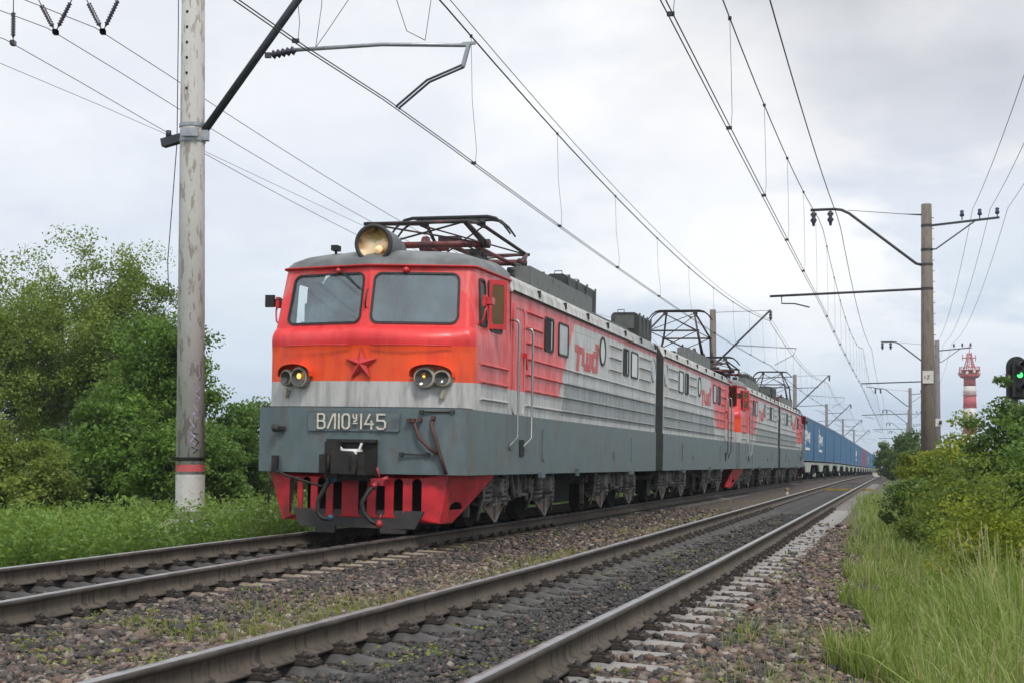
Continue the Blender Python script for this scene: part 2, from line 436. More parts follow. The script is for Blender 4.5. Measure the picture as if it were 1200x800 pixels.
M_LAMPOFF = pm("lamp_bowl_dark", (.06,.06,.06), .12, .4, .2, 8, spec=.8)

CAB = [  # z, half width at the front, setback, corner radius, half width at the back of the cab, forward bow of the nose, bow exponent
 (1.77,1.555,.30,.10,1.555,.33,3.2),(2.15,1.555,.30,.10,1.555,.33,3.2),(2.55,1.555,.295,.10,1.555,.33,3.0),(2.66,1.56,.285,.11,1.555,.33,2.8),(2.72,1.56,.262,.13,1.555,.33,2.6),(2.80,1.558,.255,.14,1.555,.32,2.2),
 (2.86,1.548,.270,.15,1.555,.32,1.7),(2.905,1.535,.30,.15,1.553,.31,1.3),(2.93,1.53,.33,.15,1.552,.30,1.0)]
WIN = [(2.93,1.53,.33,.15,1.552,.30,1.0),(3.80,1.462,.55,.15,1.53,.30,1.0)]
ROOFC = [(3.80,1.462,.55,.15,1.53,.30,1.0),(3.81,1.50,.505,.16,1.56,.31,1.1),(3.835,1.505,.50,.17,1.56,.31,1.1),(3.84,1.475,.53,.18,1.54,.30,1.1),(3.93,1.435,.57,.28,1.515,.30,1.3),(4.02,1.33,.69,.4,1.42,.30,1.5),(4.09,1.15,.88,.5,1.30,.28,1.7),(4.135,.85,1.15,.3,1.15,.2,2),(4.15,.4,1.45,.2,.95,.1,2)]
def ring(z, hw, fs, r, hb, b=0, p=1, yc=YC):
    pts = []
    ys = [yc, yc*.8+.2*(fs+r), yc*.6+.4*(fs+r), yc*.4+.6*(fs+r), yc*.2+.8*(fs+r)]
    left = [(-(hw+(hb-hw)*((y-fs-r)/(yc-fs-r))), y) for y in ys]
    arcL = [(-hw+r-r*math.cos(a), fs+r-r*math.sin(a)) for a in [PI/2*i/5 for i in range(6)]]
    fr = [(x, fs-b*(1-(abs(x)/(hw-r))**p)) for x in np.linspace(-hw+r, hw-r, 17)[1:-1]]
    half = left+arcL
    pts = half+fr+[(-x, y) for x, y in reversed(half)]
    return [(x, y, z) for x, y in pts]
N_HALF = 11
def loft(mb, levels, cap_top=False, skip=None, **kw):
    rs = [ring(*lv, **kw) for lv in levels]; n = len(rs[0])
    fs = []
    for i in range(len(rs)-1):
        for j in range(n-1):
            if skip and skip(j): continue
            fs.append((i*n+j, i*n+j+1, (i+1)*n+j+1, (i+1)*n+j))
    if cap_top: fs.append(tuple((len(rs)-1)*n+j for j in range(n)))
    mb.add([p for r in rs for p in r], fs, True)
def wl(i, z):
    a, b = WIN; return a[i]+(b[i]-a[i])*(z-a[0])/(b[0]-a[0])
def front_fn(off=0):
    return lambda x, z, d: (x, wl(2, z)-.30*(1-min(1, abs(x)/(wl(1, z)-wl(3, z))))-off-d, z)
def side_fn(sx, off=0):
    def fn(y, z, d):
        hw, fs, r, hb = wl(1, z), wl(2, z), wl(3, z), wl(4, z)
        x = hw+(hb-hw)*max(0, (y-fs-r)/(YC-fs-r)); return (sx*(x+off+d), y, z)
    return fn
def tilt_win(x0, x1, z0, z1, r, k0=0, k1=0):
    pts = rrect(0, 1, 0, 1, 1e-6, 1)
    out = []
    base = rrect(x0, x1, z0, z1, r)
    for x, z in base:
        f = (z-z0)/(z1-z0); w = (x-x0)/(x1-x0)
        out.append((x + f*(k0*(1-w)+k1*w), z))
    return out
def grow(poly, d):
    P = [Vector(p) for p in poly]; c = sum(P, Vector((0,0)))/len(P); out = []
    n = len(P)
    for i in range(n):
        e0 = (P[i]-P[i-1]); e1 = (P[(i+1) % n]-P[i])
        if e0.length < 1e-6: e0 = e1
        if e1.length < 1e-6: e1 = e0
        nn = (Vector((e0.y, -e0.x)).normalized()+Vector((e1.y, -e1.x)).normalized())
        nn = nn.normalized() if nn.length > 1e-5 else (P[i]-c).normalized()
        out.append(tuple(P[i]+nn*d))
    return out

def pantograph(root, yc, z0, zt, th=1.3):
    """folding double-diamond current collector: two base shafts, lower arms to knees, upper arms to the bow"""
    pbs = []
    for y in (yc-1.15, yc+1.15):
        for x in (-.75, .75):
            base = MB(); base.lathe([(.13,-.12),(.12,.03),(.14,.05),(.08,.08),(.14,.11),(.08,.14),(.14,.17),(.08,.2),(.11,.23),(.10,.30)], (x, y, z0-.27-.12), n=12)
            pbs.append(base.build('insulator', M_EQUIP))
    fr = MB()
    for x in (-.75, .75): fr.tube([(x, yc-1.5, z0-.03), (x, yc+1.5, z0-.03)], .035, 8)
    for y in (yc-1.15, yc+1.15): fr.tube([(-1.0, y, z0), (1.0, y, z0)], .055, 10)
    for x in (-1, 1):
        fr.tube([(x*.25, yc-.9, z0+.04), (x*.25, yc+.9, z0+.04)], .03, 6)
    fr.lathe([(.17,-.04),(.17,.04)], (-.5, yc+.1, z0+.16), 'x', 18); fr.lathe([(.07,-.25),(.07,.25)], (-.35, yc+.1, z0+.14), 'x', 10)
    h = zt-z0
    if h < .9: ko, kz = 1.15+.75, z0+.24
    else: ko, kz = 1.55, z0+h*.5
    arms = MB()
    for s in (-1, 1):
        for x in (-1, 1):
            arms.tube([(x*.92, yc+s*1.15, z0), (x*.80, yc+s*ko, kz)], [.042*th,.03*th], 8)
            arms.tube([(x*.80, yc+s*ko, kz), (x*.50, yc+s*.18, zt-.10)], .024*th, 8)
        arms.tube([(-.86, yc+s*ko, kz), (.86, yc+s*ko, kz)], .028, 8)
        arms.tube([(-.92, yc+s*1.15, z0), (.80, yc+s*ko, kz)], .016, 6)
        arms.tube([(.80, yc+s*ko, kz), (-.50, yc+s*.18, zt-.10)], .014, 6)
    for x in (-.35, .1, .55): arms.tube([(x, yc-1.0, z0+.05), (x*.8, yc+1.0, z0+.10)], .018, 6)
    for s in (-1, 1):
        arms.tube([(-.80, yc+s*ko, kz), (.50, yc+s*.18, zt-.10)], .014, 6); arms.tube([(.92, yc+s*1.15, z0), (-.80, yc+s*ko, kz)], .016, 6)
        for x in (-.92, .92): arms.lathe([(.075,-.07),(.075,.07)], (x, yc+s*1.15, z0), 'x', 10)
        arms.box((.2, yc+s*.75, z0+.10), (.34,.22,.16))
    arms.tube([(.3, yc-1.15, z0+.12), (.3, yc+1.15, z0+.12)], .014, 6)
    bow = MB()
    for s in (-1, 1):
        y = yc+s*.16
        bow.tube([(-1.06,y,zt-.30),(-.94,y,zt-.14),(-.80,y,zt-.03),(-.66,y,zt),(.66,y,zt),(.80,y,zt-.03),(.94,y,zt-.14),(1.06,y,zt-.30)], [.014,.02,.026,.03,.03,.026,.02,.014], 8)
        bow.tube([(-.5, y, zt-.02), (-.5, y-s*.05, zt-.14)], .02, 6); bow.tube([(.5, y, zt-.02), (.5, y-s*.05, zt-.14)], .02, 6)
    for x in (-.5, .5): bow.tube([(x, yc-.2, zt-.12), (x, yc+.2, zt-.12)], .024, 6); bow.lathe([(.05,-.07),(.05,.07)], (x, yc, zt-.07), 'x', 10)
    p = fr.build('pantograph', [M_PANT], root)
    arms.build('arm', M_ARMP, p); bow.build('bow', BLACK, p)
    for pb in pbs: pb.parent = p
    return p

BENDING = [False]
def nose_bend(v):
    x, y, z = v
    if y > 1.0: return v
    if z < 1.76: b, p = .25, 3.0
    elif z < 2.8: b, p = .33, 3.2
    elif z < 2.95: q = (z-2.8)/.15; b, p = .33-.03*q, 3.2-2.2*q
    else: b, p = .30, 1.0
    k = 1.0 if y < .6 else max(0, (1.0-y)/.4)
    return (x, y-k*b*(1-min(1, abs(x)/1.45)**p), z)
_mb_build = MB.build
def _bent_build(s, *a, **k):
    if BENDING[0]: s.v = [nose_bend(v) for v in s.v]
    return _mb_build(s, *a, **k)
MB.build = _bent_build
def section():
    R = empty('electric_locomotive')
    # --- cab shell
    mb = MB(); loft(mb, CAB)
    flat = wl(1, 2.93)-wl(3, 2.93); flatT = wl(1, 3.80)-wl(3, 3.80)
    # front window band, with its two openings
    wr = tilt_win(.085, 1.30, 2.99, 3.71, .10, 0, -.045); wl_ = [(-x, z) for x, z in wr][::-1]
    mb.plate([(.07,2.93),(flat,2.93),(flatT,3.80),(.07,3.80)], [wr], 0, front_fn(0))
    mb.plate([(-flat,2.93),(-.07,2.93),(-.07,3.80),(-flatT,3.80)], [wl_], 0, front_fn(0))
    mb.plate([(-.07,2.93),(0,2.93),(.07,2.93),(.07,3.80),(0,3.80),(-.07,3.80)], [], 0, front_fn(0))
    # side bands
    def ysl(z): return wl(2, z)+wl(3, z)
    souter = [(ysl(2.93),2.93),(YC,2.93),(YC,3.80),(ysl(3.80),3.80)]
    quarter = tilt_win(.66, 1.00, 3.00, 3.66, .05, .10, 0); sidew = rrect(1.16, 1.78, 2.97, 3.68, .07)
    for sx in (-1, 1): mb.plate(souter, [quarter, sidew], 0, side_fn(sx))
    # arcs between front and side bands
    n0 = len(mb.v)
    for sx in (-1, 1):
        lo, up = [], []
        for lv, dst in ((WIN[0], lo), (WIN[1], up)):
            z, hw, fs, r, hb = lv[:5]
            for i in range(6):
                a = PI/2*i/5; dst.append((sx*(hw-r+r*math.cos(a)), fs+r-r*math.sin(a), z))
        mb.add(lo+up, [(i, i+1, 7+i, 6+i) for i in range(5)], True)
    cab = mb.build('cab', M_LIV, R, fix=False)
    rb = MB(); loft(rb, ROOFC[3:], cap_top=True); cr = rb.build('cab_roof', M_ROOF, R)
    tb = MB(); loft(tb, ROOFC[:4]); tb.build('drip_rail', M_REDT, cr)
    # --- body behind the cab
    b = MB(); hb = 1.555
    prof = [(hb,1.77),(hb,3.64)]
    for sx in (-1, 1):
        b.add([(sx*hb,YC,1.77),(sx*hb,LB,1.77),(sx*hb,LB,3.645),(sx*hb,YC,3.645)], [(0,1,2,3)])
        segs_lo = [1.94, 2.19, 2.44, 2.69]
        for z in segs_lo:
            spans = [(.62, 2.12), (3.15, LB-.15)] if z < 2.66 else [(3.15, LB-.15)]
            for a, c in spans: rib(b, sx, a, c, z, hb)
        for z in (2.94, 3.19, 3.43):
            for a, c in ((3.15, 4.25), (6.35, 8.55), (9.85, 11.2), (13.25, 14.85)): rib(b, sx, a, c, z, hb, .16 if 6 < a < 7 else 1.0)
    b.box((0, LB-.02, 2.7), (3.08, .04, 1.86)); b.box((0, YC+.02, 2.7), (3.08, .04, 1.86))
    b.build('body', M_LIV, R, fix=False)
    # roof of the body: pale coved sides, darker flat top
    rp = [(1.56,3.645),(1.585,3.65),(1.585,3.68),(1.565,3.69),(1.55,3.80),(1.50,3.88),(1.40,3.95),(1.25,3.985)]
    rr = MB(); full = [(-x, z) for x, z in rp]+[(x, z) for x, z in reversed(rp)]; n = len(full)
    ya, yb = YC-.02, LB+.02
    rr.add([(x, ya, z) for x, z in full]+[(x, yb, z) for x, z in full], [(i, i+1, n+i+1, n+i) for i in range(n-1)]+[tuple(range(n)), tuple(range(n, 2*n))], True)
    roof = rr.build('roof', M_ROOFS, R)
    g = MB()
    for sx in (-1, 1): g.tube([(sx*1.592, YC, 3.665), (sx*1.592, LB, 3.665)], .016, 6)
    for k in range(7): 
        for sx in (-1, 1): g.box((sx*1.555, 4+k*1.9, 3.80), (.05,.07,.11))
    g.build('drip_rail', BLACK, roof)
    # --- skirt
    s = MB(); hw = 1.58; z0, z1 = .85, 1.77
    s.plate([(hw, .04), (hw, LB), (-hw, LB), (-hw, .04)]+[(x, -.25*(1-(abs(x)/1.55)**3)+.005) for x in np.linspace(-1.55, 1.55, 21)], [], z1-z0, lambda a, c, d: (a, c, z0+d))
    sk = s.build('skirt', M_SKIRT, R)
    for sx in (-1, 1):
        for c_, d_, nm in (((1.585,4.35,1.33),(.03,.18,.52),'hatch'), ((1.585,12.4,1.33),(.03,.16,.50),'hatch'), ((1.59,10.4,1.2),(.05,.16,.12),'socket'), ((1.60,6.9,.86),(.07,.06,.14),'bracket'), ((1.60,4.2,.83),(.08,.22,.10),'jacking_pad'), ((1.60,12.3,.83),(.08,.2,.1),'jacking_pad')):
            h = MB(); h.box((sx*c_[0], c_[1], c_[2]), d_); h.build(nm, M_SKIRT, sk, bevel=.008)
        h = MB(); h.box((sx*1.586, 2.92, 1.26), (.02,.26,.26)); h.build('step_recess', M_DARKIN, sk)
    h = MB()
    h.plate([(1.54, .10), (1.54, .8), (-1.54, .8), (-1.54, .10)]+[(x, -.23*(1-(abs(x)/1.52)**3)+.03) for x in np.linspace(-1.52, 1.52, 21)], [], .012, lambda a, c, d: (a, c, 1.771+d)); h.build('ledge', BLACK, sk)
    under = MB(); under.box((0, LB/2, .84), (2.2, LB-.6, .25)); under.box((0, LB/2, .56), (1.9, 2.6, .6)); under.box((0, LB/2, .5), (1.1, LB-2.4, .5)); under.build('underframe', STEEL_D, R)  # long low box stands for motors and tanks, added to block light from behind
    # --- cab windows
    for poly, nm in ((wr, 0), (wl_, 1)):
        f = MB(); f.plate(grow(poly, .017), [grow(poly, -.012)], .018, front_fn(0)); fr = f.build('windscreen', BLACK, R)
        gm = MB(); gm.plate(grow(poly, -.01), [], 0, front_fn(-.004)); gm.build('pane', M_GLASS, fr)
    for sx in (-1, 1):
        f = MB(); f.plate(grow(quarter, .022), [grow(quarter, -.01)], .015, side_fn(sx)); fr = f.build('quarter_window', BLACK, R)
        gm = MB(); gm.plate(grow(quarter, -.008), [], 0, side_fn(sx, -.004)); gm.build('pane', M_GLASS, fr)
        f = MB(); f.plate(grow(sidew, .022), [grow(sidew, -.01)], .015, side_fn(sx)); fr = f.build('side_window', BLACK, R)
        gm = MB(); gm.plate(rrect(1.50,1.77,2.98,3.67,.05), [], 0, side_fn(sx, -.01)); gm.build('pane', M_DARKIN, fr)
        # wind deflector sash hinged out over the front of the opening
        d = MB(); a = Vector((sx*1.53, 1.12, 0)); e = Vector((sx*1.74, 1.33, 0))
        def sfn(u, z, dd, a=a, e=e): p = a+(e-a)*u; return (p.x, p.y+dd, z)
        d.plate([(0,2.98),(1,2.98),(1,3.70),(0,3.70)], [rrect(.16,.84,3.05,3.63,.08)], .03, sfn)
        sash = d.build('window_sash', M_REDT, R)
        gm = MB(); gm.plate(rrect(.14,.86,3.03,3.65,.08), [], .012, lambda u, z, dd: sfn(u, z, dd+.008)); gm.build('blind', M_AMB, sash)
        # bracket and mirror
        m = MB(); m.box((sx*1.60, .66, 3.34), (.05,.10,.16)); m.box((sx*1.66,.72,3.34), (.10,.16,.10)); m.tube([(sx*1.52,.60,2.98),(sx*1.60,.60,3.06),(sx*1.62,.62,3.20),(sx*1.64,.70,3.30)], .014, 6)
        m.build('mirror_bracket', M_REDT, R)
    mm = MB(); mm.box((-1.72,.62,3.36), (.14,.05,.18)); mm.tube([(-1.52,.62,3.38),(-1.66,.62,3.38)], .014, 6); mm.build('mirror', BLACK, R)
    # --- cab interior
    it = MB(); it.box((0, YC-.06, 2.85), (2.9,.04,1.9)); it.box((0, 1.3, 1.95), (2.9, 1.9, .05)); ci = it.build('cab_bulkhead', M_INT, R)
    it = MB(); it.box((0,.86,2.45), (2.7,.5,1.0)); it.box((.6,.80,3.02), (.8,.3,.14)); it.box((-.65,.72,3.0), (.3,.2,.12)); it.build('desk', M_DESK, ci)
    it = MB(); it.box((.65,1.65,2.75), (.5,.12,.8)); it.box((-.65,1.65,2.75), (.5,.12,.8)); it.build('seat', M_DESK, ci)
    it = MB(); it.box((-.95,.60,3.02), (.5,.06,.05)); it.box((-1.2,.9,3.2), (.16,.02,.30)); it.build('cloth', M_BLUEC, ci)
    it = MB()
    for x in (.30,.44,.49): it.tube([(x+.02,.60,3.68),(x,.56,3.4),(x-.03,.50,3.02)], .008, 5)
    it.tube([(-.98,.57,3.2),(-.98,.55,3.5)], .008, 5); it.box((-1.06,.52,3.07), (.05,.03,.14))
    it.build('blind_cord', BLACK, ci)
    # --- nose fittings (set onto the bowed nose)
    BENDING[0] = True
    for sx in (-1, 1):
        hood = MB(); cx, cz = sx*1.035, 2.215
        pts = []
        for i in range(15):
            a = PI*i/14; pts.append((cx+.285*math.cos(a), cz-.0+.17*math.sin(a)**.6))
        for i in range(14):
            (xa, za), (xb, zb) = pts[i], pts[i+1]
            hood.add([(xa,.31,za),(xb,.31,zb),(xb,.10+.03*abs(math.cos(PI*i/14)),zb),(xa,.10+.03*abs(math.cos(PI*i/14)),za)], [(0,1,2,3)], True)
        hd = hood.build('headlight', M_LIV, R)
        bw = MB(); bw.prism([(cx-sx*.09+.155*math.cos(a*PI/12), cz-.015+.155*math.sin(a*PI/12)) for a in range(24)], 0, .06, lambda a, c, d: (a, .29-d, c))
        bw.prism([(cx+sx*.145+.125*math.cos(a*PI/12), cz-.015+.125*math.sin(a*PI/12)) for a in range(24)], 0, .055, lambda a, c, d: (a, .29-d, c))
        bw.build('lamp_housing', M_CREAM, hd, bevel=.006)
        for xx, rr_, lit in ((cx-sx*.09, .115, True), (cx+sx*.145, .088, False)):
            q = MB(); q.lathe([(rr_+.03,0),(rr_+.035,.03),(rr_+.012,.055),(rr_,.05)], (xx, .22, cz-.015), 'y', 24, cap=False)
            q2 = [(v[0], .44-v[1], v[2]) for v in q.v]; q.v = q2; q.build('lamp_ring', M_CREAM, hd)
            q = MB(); q.lathe([(.001,.0),(rr_*.6,.012),(rr_,.045)], (xx, .16, cz-.015), 'y', 20, cap=False)
            q.v = [(v[0], .36-v[1], v[2]) for v in q.v]; q.build('lens', M_LAMPOFF, hd)
            if lit:
                q = MB(); q.lathe([(.001,.03),(.03,.02),(.04,0),(.03,-.02),(.001,-.03)], (xx+(.02 if sx < 0 else .012), .16, cz), 'y', 12, cap=False)
                if sx > 0: q.v = [((v[0]-xx)*.4+xx, v[1], (v[2]-cz)*.4+cz) for v in q.v]
                q.build('bulb', M_LAMPON, hd)
    st = MB(); sxx, szz = 0.0, 2.39                              # five-pointed star, ridged
    out = [(sxx+ (.245 if i % 2 == 0 else .096)*math.sin(PI*i/5), szz+(.245 if i % 2 == 0 else .096)*math.cos(PI*i/5)) for i in range(10)]
    vs = [(x,.285,z) for x, z in out]+[(x*1.0,.262,z) for x, z in out]+[(sxx,.20,szz)]
    st.add(vs, [(i,(i+1)%10,10+(i+1)%10,10+i) for i in range(10)]+[(10+i,10+(i+1)%10,20) for i in range(10)]); st.build('star', M_REDT, R)
    # cast number plate with raised characters
    p = MB(); p.prism(rrect(-.70,.665,1.44,1.715,.03), 0, .035, lambda a, c, d: (a, -d, c)); pl = p.build('number_plate', M_PLATE, R, bevel=.006)
    t = MB(); W = .024; fn = lambda a, c, d: (-.545+a*.00100*1.17, -.035-d, 1.475+c*.00105)
    g = lambda pts: stroke(t, [(x, y) for x, y in pts], W*1000/1.1, .012, fn)
    g([(0,0),(0,190),(65,190),(85,172),(85,118),(65,98),(4,98)]); g([(65,98),(92,78),(92,20),(72,0),(0,0)])           # В
    g([(132,-5),(205,190)]); g([(200,190),(226,190),(226,-10)])                                                        # Л
    g([(276,-10),(276,200)])                                                                                            # 1
    g([(345,0),(322,28),(322,162),(345,190),(385,190),(408,162),(408,28),(385,0),(345,0)])                              # 0
    W = .019; g([(458,192),(458,150),(470,135),(496,135)]); g([(500,192),(500,112),(488,98),(460,98)]); g([(455,70),(515,70)])   # У over a dash
    W = .024; g([(560,-10),(560,200)])                                                                                  # 1
    g([(672,195),(610,62),(720,62)]); g([(690,110),(690,-10)])                                                          # 4
    g([(862,190),(764,190),(764,108),(840,108),(862,86),(862,24),(838,0),(782,0),(758,26)])                             # 5
    t.build('numeral', M_NUM, pl)
    mk = MB(); fn = lambda a, c, d: (a, -.002-d, c)
    stroke(mk, [(-1.045,1.20),(-1.02,1.29),(-.995,1.20)], .014, .003, fn); stroke(mk, [(-1.035,1.235),(-1.005,1.235)], .012, .004, fn); mk.build('stencil_letter', M_NUM, sk)
    # coupler
    c = MB(); c.box((0,-.03,1.06), (.70,.08,.52)); cp = c.build('coupler', M_COUP, R, bevel=.015)
    c = MB(); c.box((-.24,-.14,1.04), (.20,.26,.50)); c.plate([(-.16,.84),(.20,.84),(.22,.98),(.05,1.16),(-.16,1.16)], [], .34, lambda a, b, d: (a, -.14-d, b)); c.box((.27,-.24,.98), (.11,.40,.30)); c.box((-.27,-.40,.98), (.10,.22,.26)); c.box((0,-.1,.80), (.6,.22,.10)); c.box((0,-.09,1.30),(.74,.1,.05))
    c.cyl((-.34,-.30,1.02),(-.10,-.32,1.02),.05,10); c.cyl((-.22,-.42,.86),(-.22,-.42,1.10),.035,8)
    for k in range(5): c.lathe([(.018,-.008),(.03,0),(.018,.008)], (.14+.004*(k % 2),-.50,1.10-k*.042), 'x' if k % 2 else 'y', 8, cap=False)
    for k in range(6): c.cyl((-.32+.128*k,-.07,1.27),(-.32+.128*k,-.09,1.27),.015,6)
    c.build('knuckle', M_COUP, cp, bevel=.03)
    c = MB(); c.box((.02,-.10,1.17), (.26,.12,.04)); c.bar((.13,-.15,1.17),(.17,-.15,1.27),.03); c.bar((-.11,-.15,1.17),(-.19,-.15,1.25),.03); c.bar((-.02,-.16,1.14),(.10,-.16,1.14),.04,.05); c.build('coupler_bracket', M_WHITE, cp)
    c = MB(); c.tube([(-1.30,-.06,.90),(-1.0,-.12,.80),(-.42,-.14,.66),(-.33,-.2,.70)], .018, 6); c.tube([(-.33,-.18,.74),(-.22,-.2,1.10)], .018, 6); c.box((-1.24,-.05,.96), (.10,.08,.24)); c.tube([(-1.35,-.05,.86),(-1.35,-.05,.40)], .014, 6)
    c.build('uncoupling_lever', M_COUP, cp)
    # hoses
    c = MB(); c.tube([(-.25,-.06,.80),(-.25,-.20,.80),(-.30,-.28,.66),(-.40,-.30,.48),(-.42,-.28,.30),(-.34,-.28,.22),(-.22,-.28,.21)], .032, 8); hz = c.build('brake_hose', BLACK, R)
    c = MB(); c.box((-.25,-.14,.80), (.16,.16,.14)); c.cyl((-.36,-.14,.82),(-.10,-.16,.86),.03,8); c.cyl((-.26,-.22,.70),(-.24,-.2,.9),.035,8); c.build('angle_cock', M_BLUEH, hz)
    c = MB(); c.lathe([(.04,0),(.05,.05),(.03,.09)], (-.22,-.28,.19), n=8); c.build('hose_coupling', M_BLUEH, hz)
    c = MB(); c.tube([(.42,-.06,.74),(.42,-.20,.72),(.34,-.30,.62),(.26,-.34,.46),(.28,-.33,.32),(.38,-.30,.20),(.50,-.30,.16)], .032, 8); hz = c.build('brake_hose', BLACK, R)
    c = MB(); c.box((.42,-.13,.74), (.18,.14,.10)); c.cyl((.30,-.16,.70),(.56,-.16,.80),.03,8); c.tube([(.44,-.15,.78),(.40,-.17,.94)], .016, 6); c.tube([(.38,-.26,.66),(.40,-.2,.72)], .045, 8); c.build('angle_cock', M_REDH, hz)
    c = MB(); c.lathe([(.04,0),(.05,.05),(.03,.10)], (.50,-.30,.12), n=8); c.tube([(.50,-.30,.2),(.52,-.30,.30)], .012, 6); c.build('hose_coupling', M_REDH, hz)
    c = MB()
    for pts in ([(.86,-.03,1.60),(.90,-.06,1.50),(.96,-.09,1.36),(1.10,-.1,1.22),(1.20,-.08,1.14)], [(1.12,-.03,1.62),(1.12,-.08,1.52),(1.18,-.1,1.36),(1.25,-.1,1.1),(1.32,-.08,.86)]): c.tube(pts, .024, 8)
    for x, z in ((.86,1.60),(.95,1.61),(1.13,1.64),(.80,1.60)): c.box((x,-.04,z), (.05,.08,.05))
    c.build('jumper_cable', pm("jumper_brown", (.085,.035,.028), .7, 0, .3, 8), R)
    c = MB()
    c.tube([(.95,-.05,1.74-.02),(1.40,-.05,1.73)], .014, 6); c.tube([(.68,-.05,1.13),(1.08,-.05,1.13)], .014, 6)
    for x, z in ((.97,1.72),(1.38,1.73),(.70,1.13),(1.06,1.13)): c.box((x,-.03,z), (.05,.06,.05))
    c.lathe([(.06,0),(.06,.05),(.035,.06),(.035,.14)], (-1.22,-.14,1.47), 'y', 10); c.box((-1.16,-.05,1.47), (.16,.06,.05))
    c.build('grab_rail', M_DIRTB, R)
    for x in (-1.22, 1.16): c = MB(); c.bar((x,.26,1.92), (x+.04,.24,2.04), .05, .05); c.build('lamp_bracket', M_CREAM, R)
    c = MB()
    for x in (-.72, .72): c.tube([(x-.56,.245,2.655),(x-.28,.228,2.655),(x,.222,2.655),(x+.28,.228,2.655),(x+.56,.245,2.655)], .012, 6)
    c.build('rain_strip', M_REDT, cab)
    c = MB()
    for x in (-.52, .52): c.lathe([(.03,0),(.045,.03),(.05,.10),(.02,.11)], (x, .47, 3.755), 'y', 12)
    c.build('marker_lamp', M_REDT, R)
    c = MB()
    c.tube([(-.60,.50,3.76),(-.45,.47,3.73),(-.12,.42,3.47)], .011, 6); c.tube([(-.45,.47,3.75),(-.30,.45,3.62)], .009, 5)
    c.build('wiper', BLACK, R)
    c = MB(); c.tube([(0.0,.40,3.20),(.0,.36,3.22),(.02,.35,3.40),(.02,.40,3.46)], .012, 6); c.build('window_handle', M_DIRTB, R)
    BENDING[0] = False
    # roof headlamp
    hl = MB(); hz_ = 4.15
    hl.lathe([(.0,1.30),(.10,1.2),(.20,.85),(.255,.45),(.27,.10),(.275,.03),(.25,0)], (0,.36,hz_), 'y', 32, cap=False)
    H = hl.build('roof_headlight', M_ROOF, R)
    hl = MB(); hl.lathe([(.27,.06),(.285,.02),(.285,-.03),(.25,-.045),(.225,-.02)], (0,.36,hz_), 'y', 32, cap=False); hl.build('lamp_ring', M_DIRTB, H)
    hl = MB(); hl.lathe([(.001,.05),(.12,.035),(.23,-.015)], (0,.36,hz_), 'y', 28, cap=False); hl.build('lens', M_BIG, H)
    hl = MB(); hl.lathe([(.001,-.05),(.05,-.035),(.065,0),(.05,.03)], (.07,.38,hz_-.09), 'y', 14, cap=False); hl.build('bulb', M_LENS, H)
    c = MB(); c.box((-.80,.9,4.17), (.10,.16,.08)); c.tube([(-.80,.9,4.05),(-.80,.9,4.2)], .02, 6); c.build('horn', BLACK, R)
    # --- snow plow
    BENDING[0] = True
    pw = MB(); slots = []
    xs = [-.98,-.70,-.42,-.12,.38,.68,.98]
    xs = [-.98,-.76,-.52,-.28,.10,.36,.62,.88]
    for x in xs: slots.append(rrect(x-.068, x+.068, .24, .79, .066, 4))
    pw.plate([(-1.16,.17),(1.20,.17),(1.30,.86),(-1.42,.86)], slots, .03, lambda a, c, d: (a, .10+d, c))
    for sx in (-1, 1):
        xo = 1.2 if sx > 0 else 1.16
        xt = 1.30 if sx > 0 else 1.42
        def wf(u, v, d, sx=sx, xo=xo, xt=xt):                     # u along the wing, v height
            f = (v-.17)/.69; x = (xo+(xt-xo)*f)+u*.20; return (sx*(x-d), .10+u*1.15, v)
        hole = [(.33+.17*math.cos(a), .36+.11*math.sin(a)) for a in [PI*i/8 for i in range(9)]]
        pw.plate([(0,.17),(.30,.17),(1.12,.74),(1.25,.86),(0,.86)], [hole], .02, wf)
    P = pw.build('snow_plow', M_REDP, R)
    pw = MB(); pw.plate([(-.84,.09),(.88,.09),(1.0,.34),(-.96,.34)], [], .05, lambda a, c, d: (a, .05+d-.0, c)); pw.box((-.45,.1,.06), (.3,.06,.1)); pw.box((.55,.12,.07), (.36,.06,.1)); pw.build('plow_blade', M_DIRTB, P)
    BENDING[0] = False
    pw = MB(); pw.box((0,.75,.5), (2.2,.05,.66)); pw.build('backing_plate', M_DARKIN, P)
    # --- side doors and handrails
    for sx in (-1, 1):
        d = MB(); d.prism(rrect(2.42,3.04,1.80,3.44,.12), 0, .012, lambda a, c, q: (sx*(1.553+q), a, c))
        D = d.build('door', M_LIV, R, bevel=.004)
        f = MB(); f.plate(rrect(2.36,3.10,1.775,3.50,.14), [rrect(2.43,3.03,1.80,3.43,.11)], .02, lambda a, c, q: (sx*(1.555+q), a, c)); f.build('door_frame', M_LIV, D)
        f = MB(); f.box((sx*1.60,2.98,2.72), (.06,.03,.08)); f.tube([(sx*1.57,3.0,2.72),(sx*1.62,3.0,2.72),(sx*1.62,3.02,2.5)], .012, 6); f.build('handle', M_REDT, D)
        for y, zt in ((2.30, 3.20), (3.16, 3.14)):
            r = MB(); r.tube([(sx*1.56,y,zt+.02),(sx*1.66,y,zt),(sx*1.68,y,zt-.08),(sx*1.68,y,1.42),(sx*1.60,y+(-.12 if y < 3 else -.14),1.30),(sx*1.585,y+(-.12 if y < 3 else -.14),1.22)], .020, 8)
            r.build('handrail', STAIN, R)
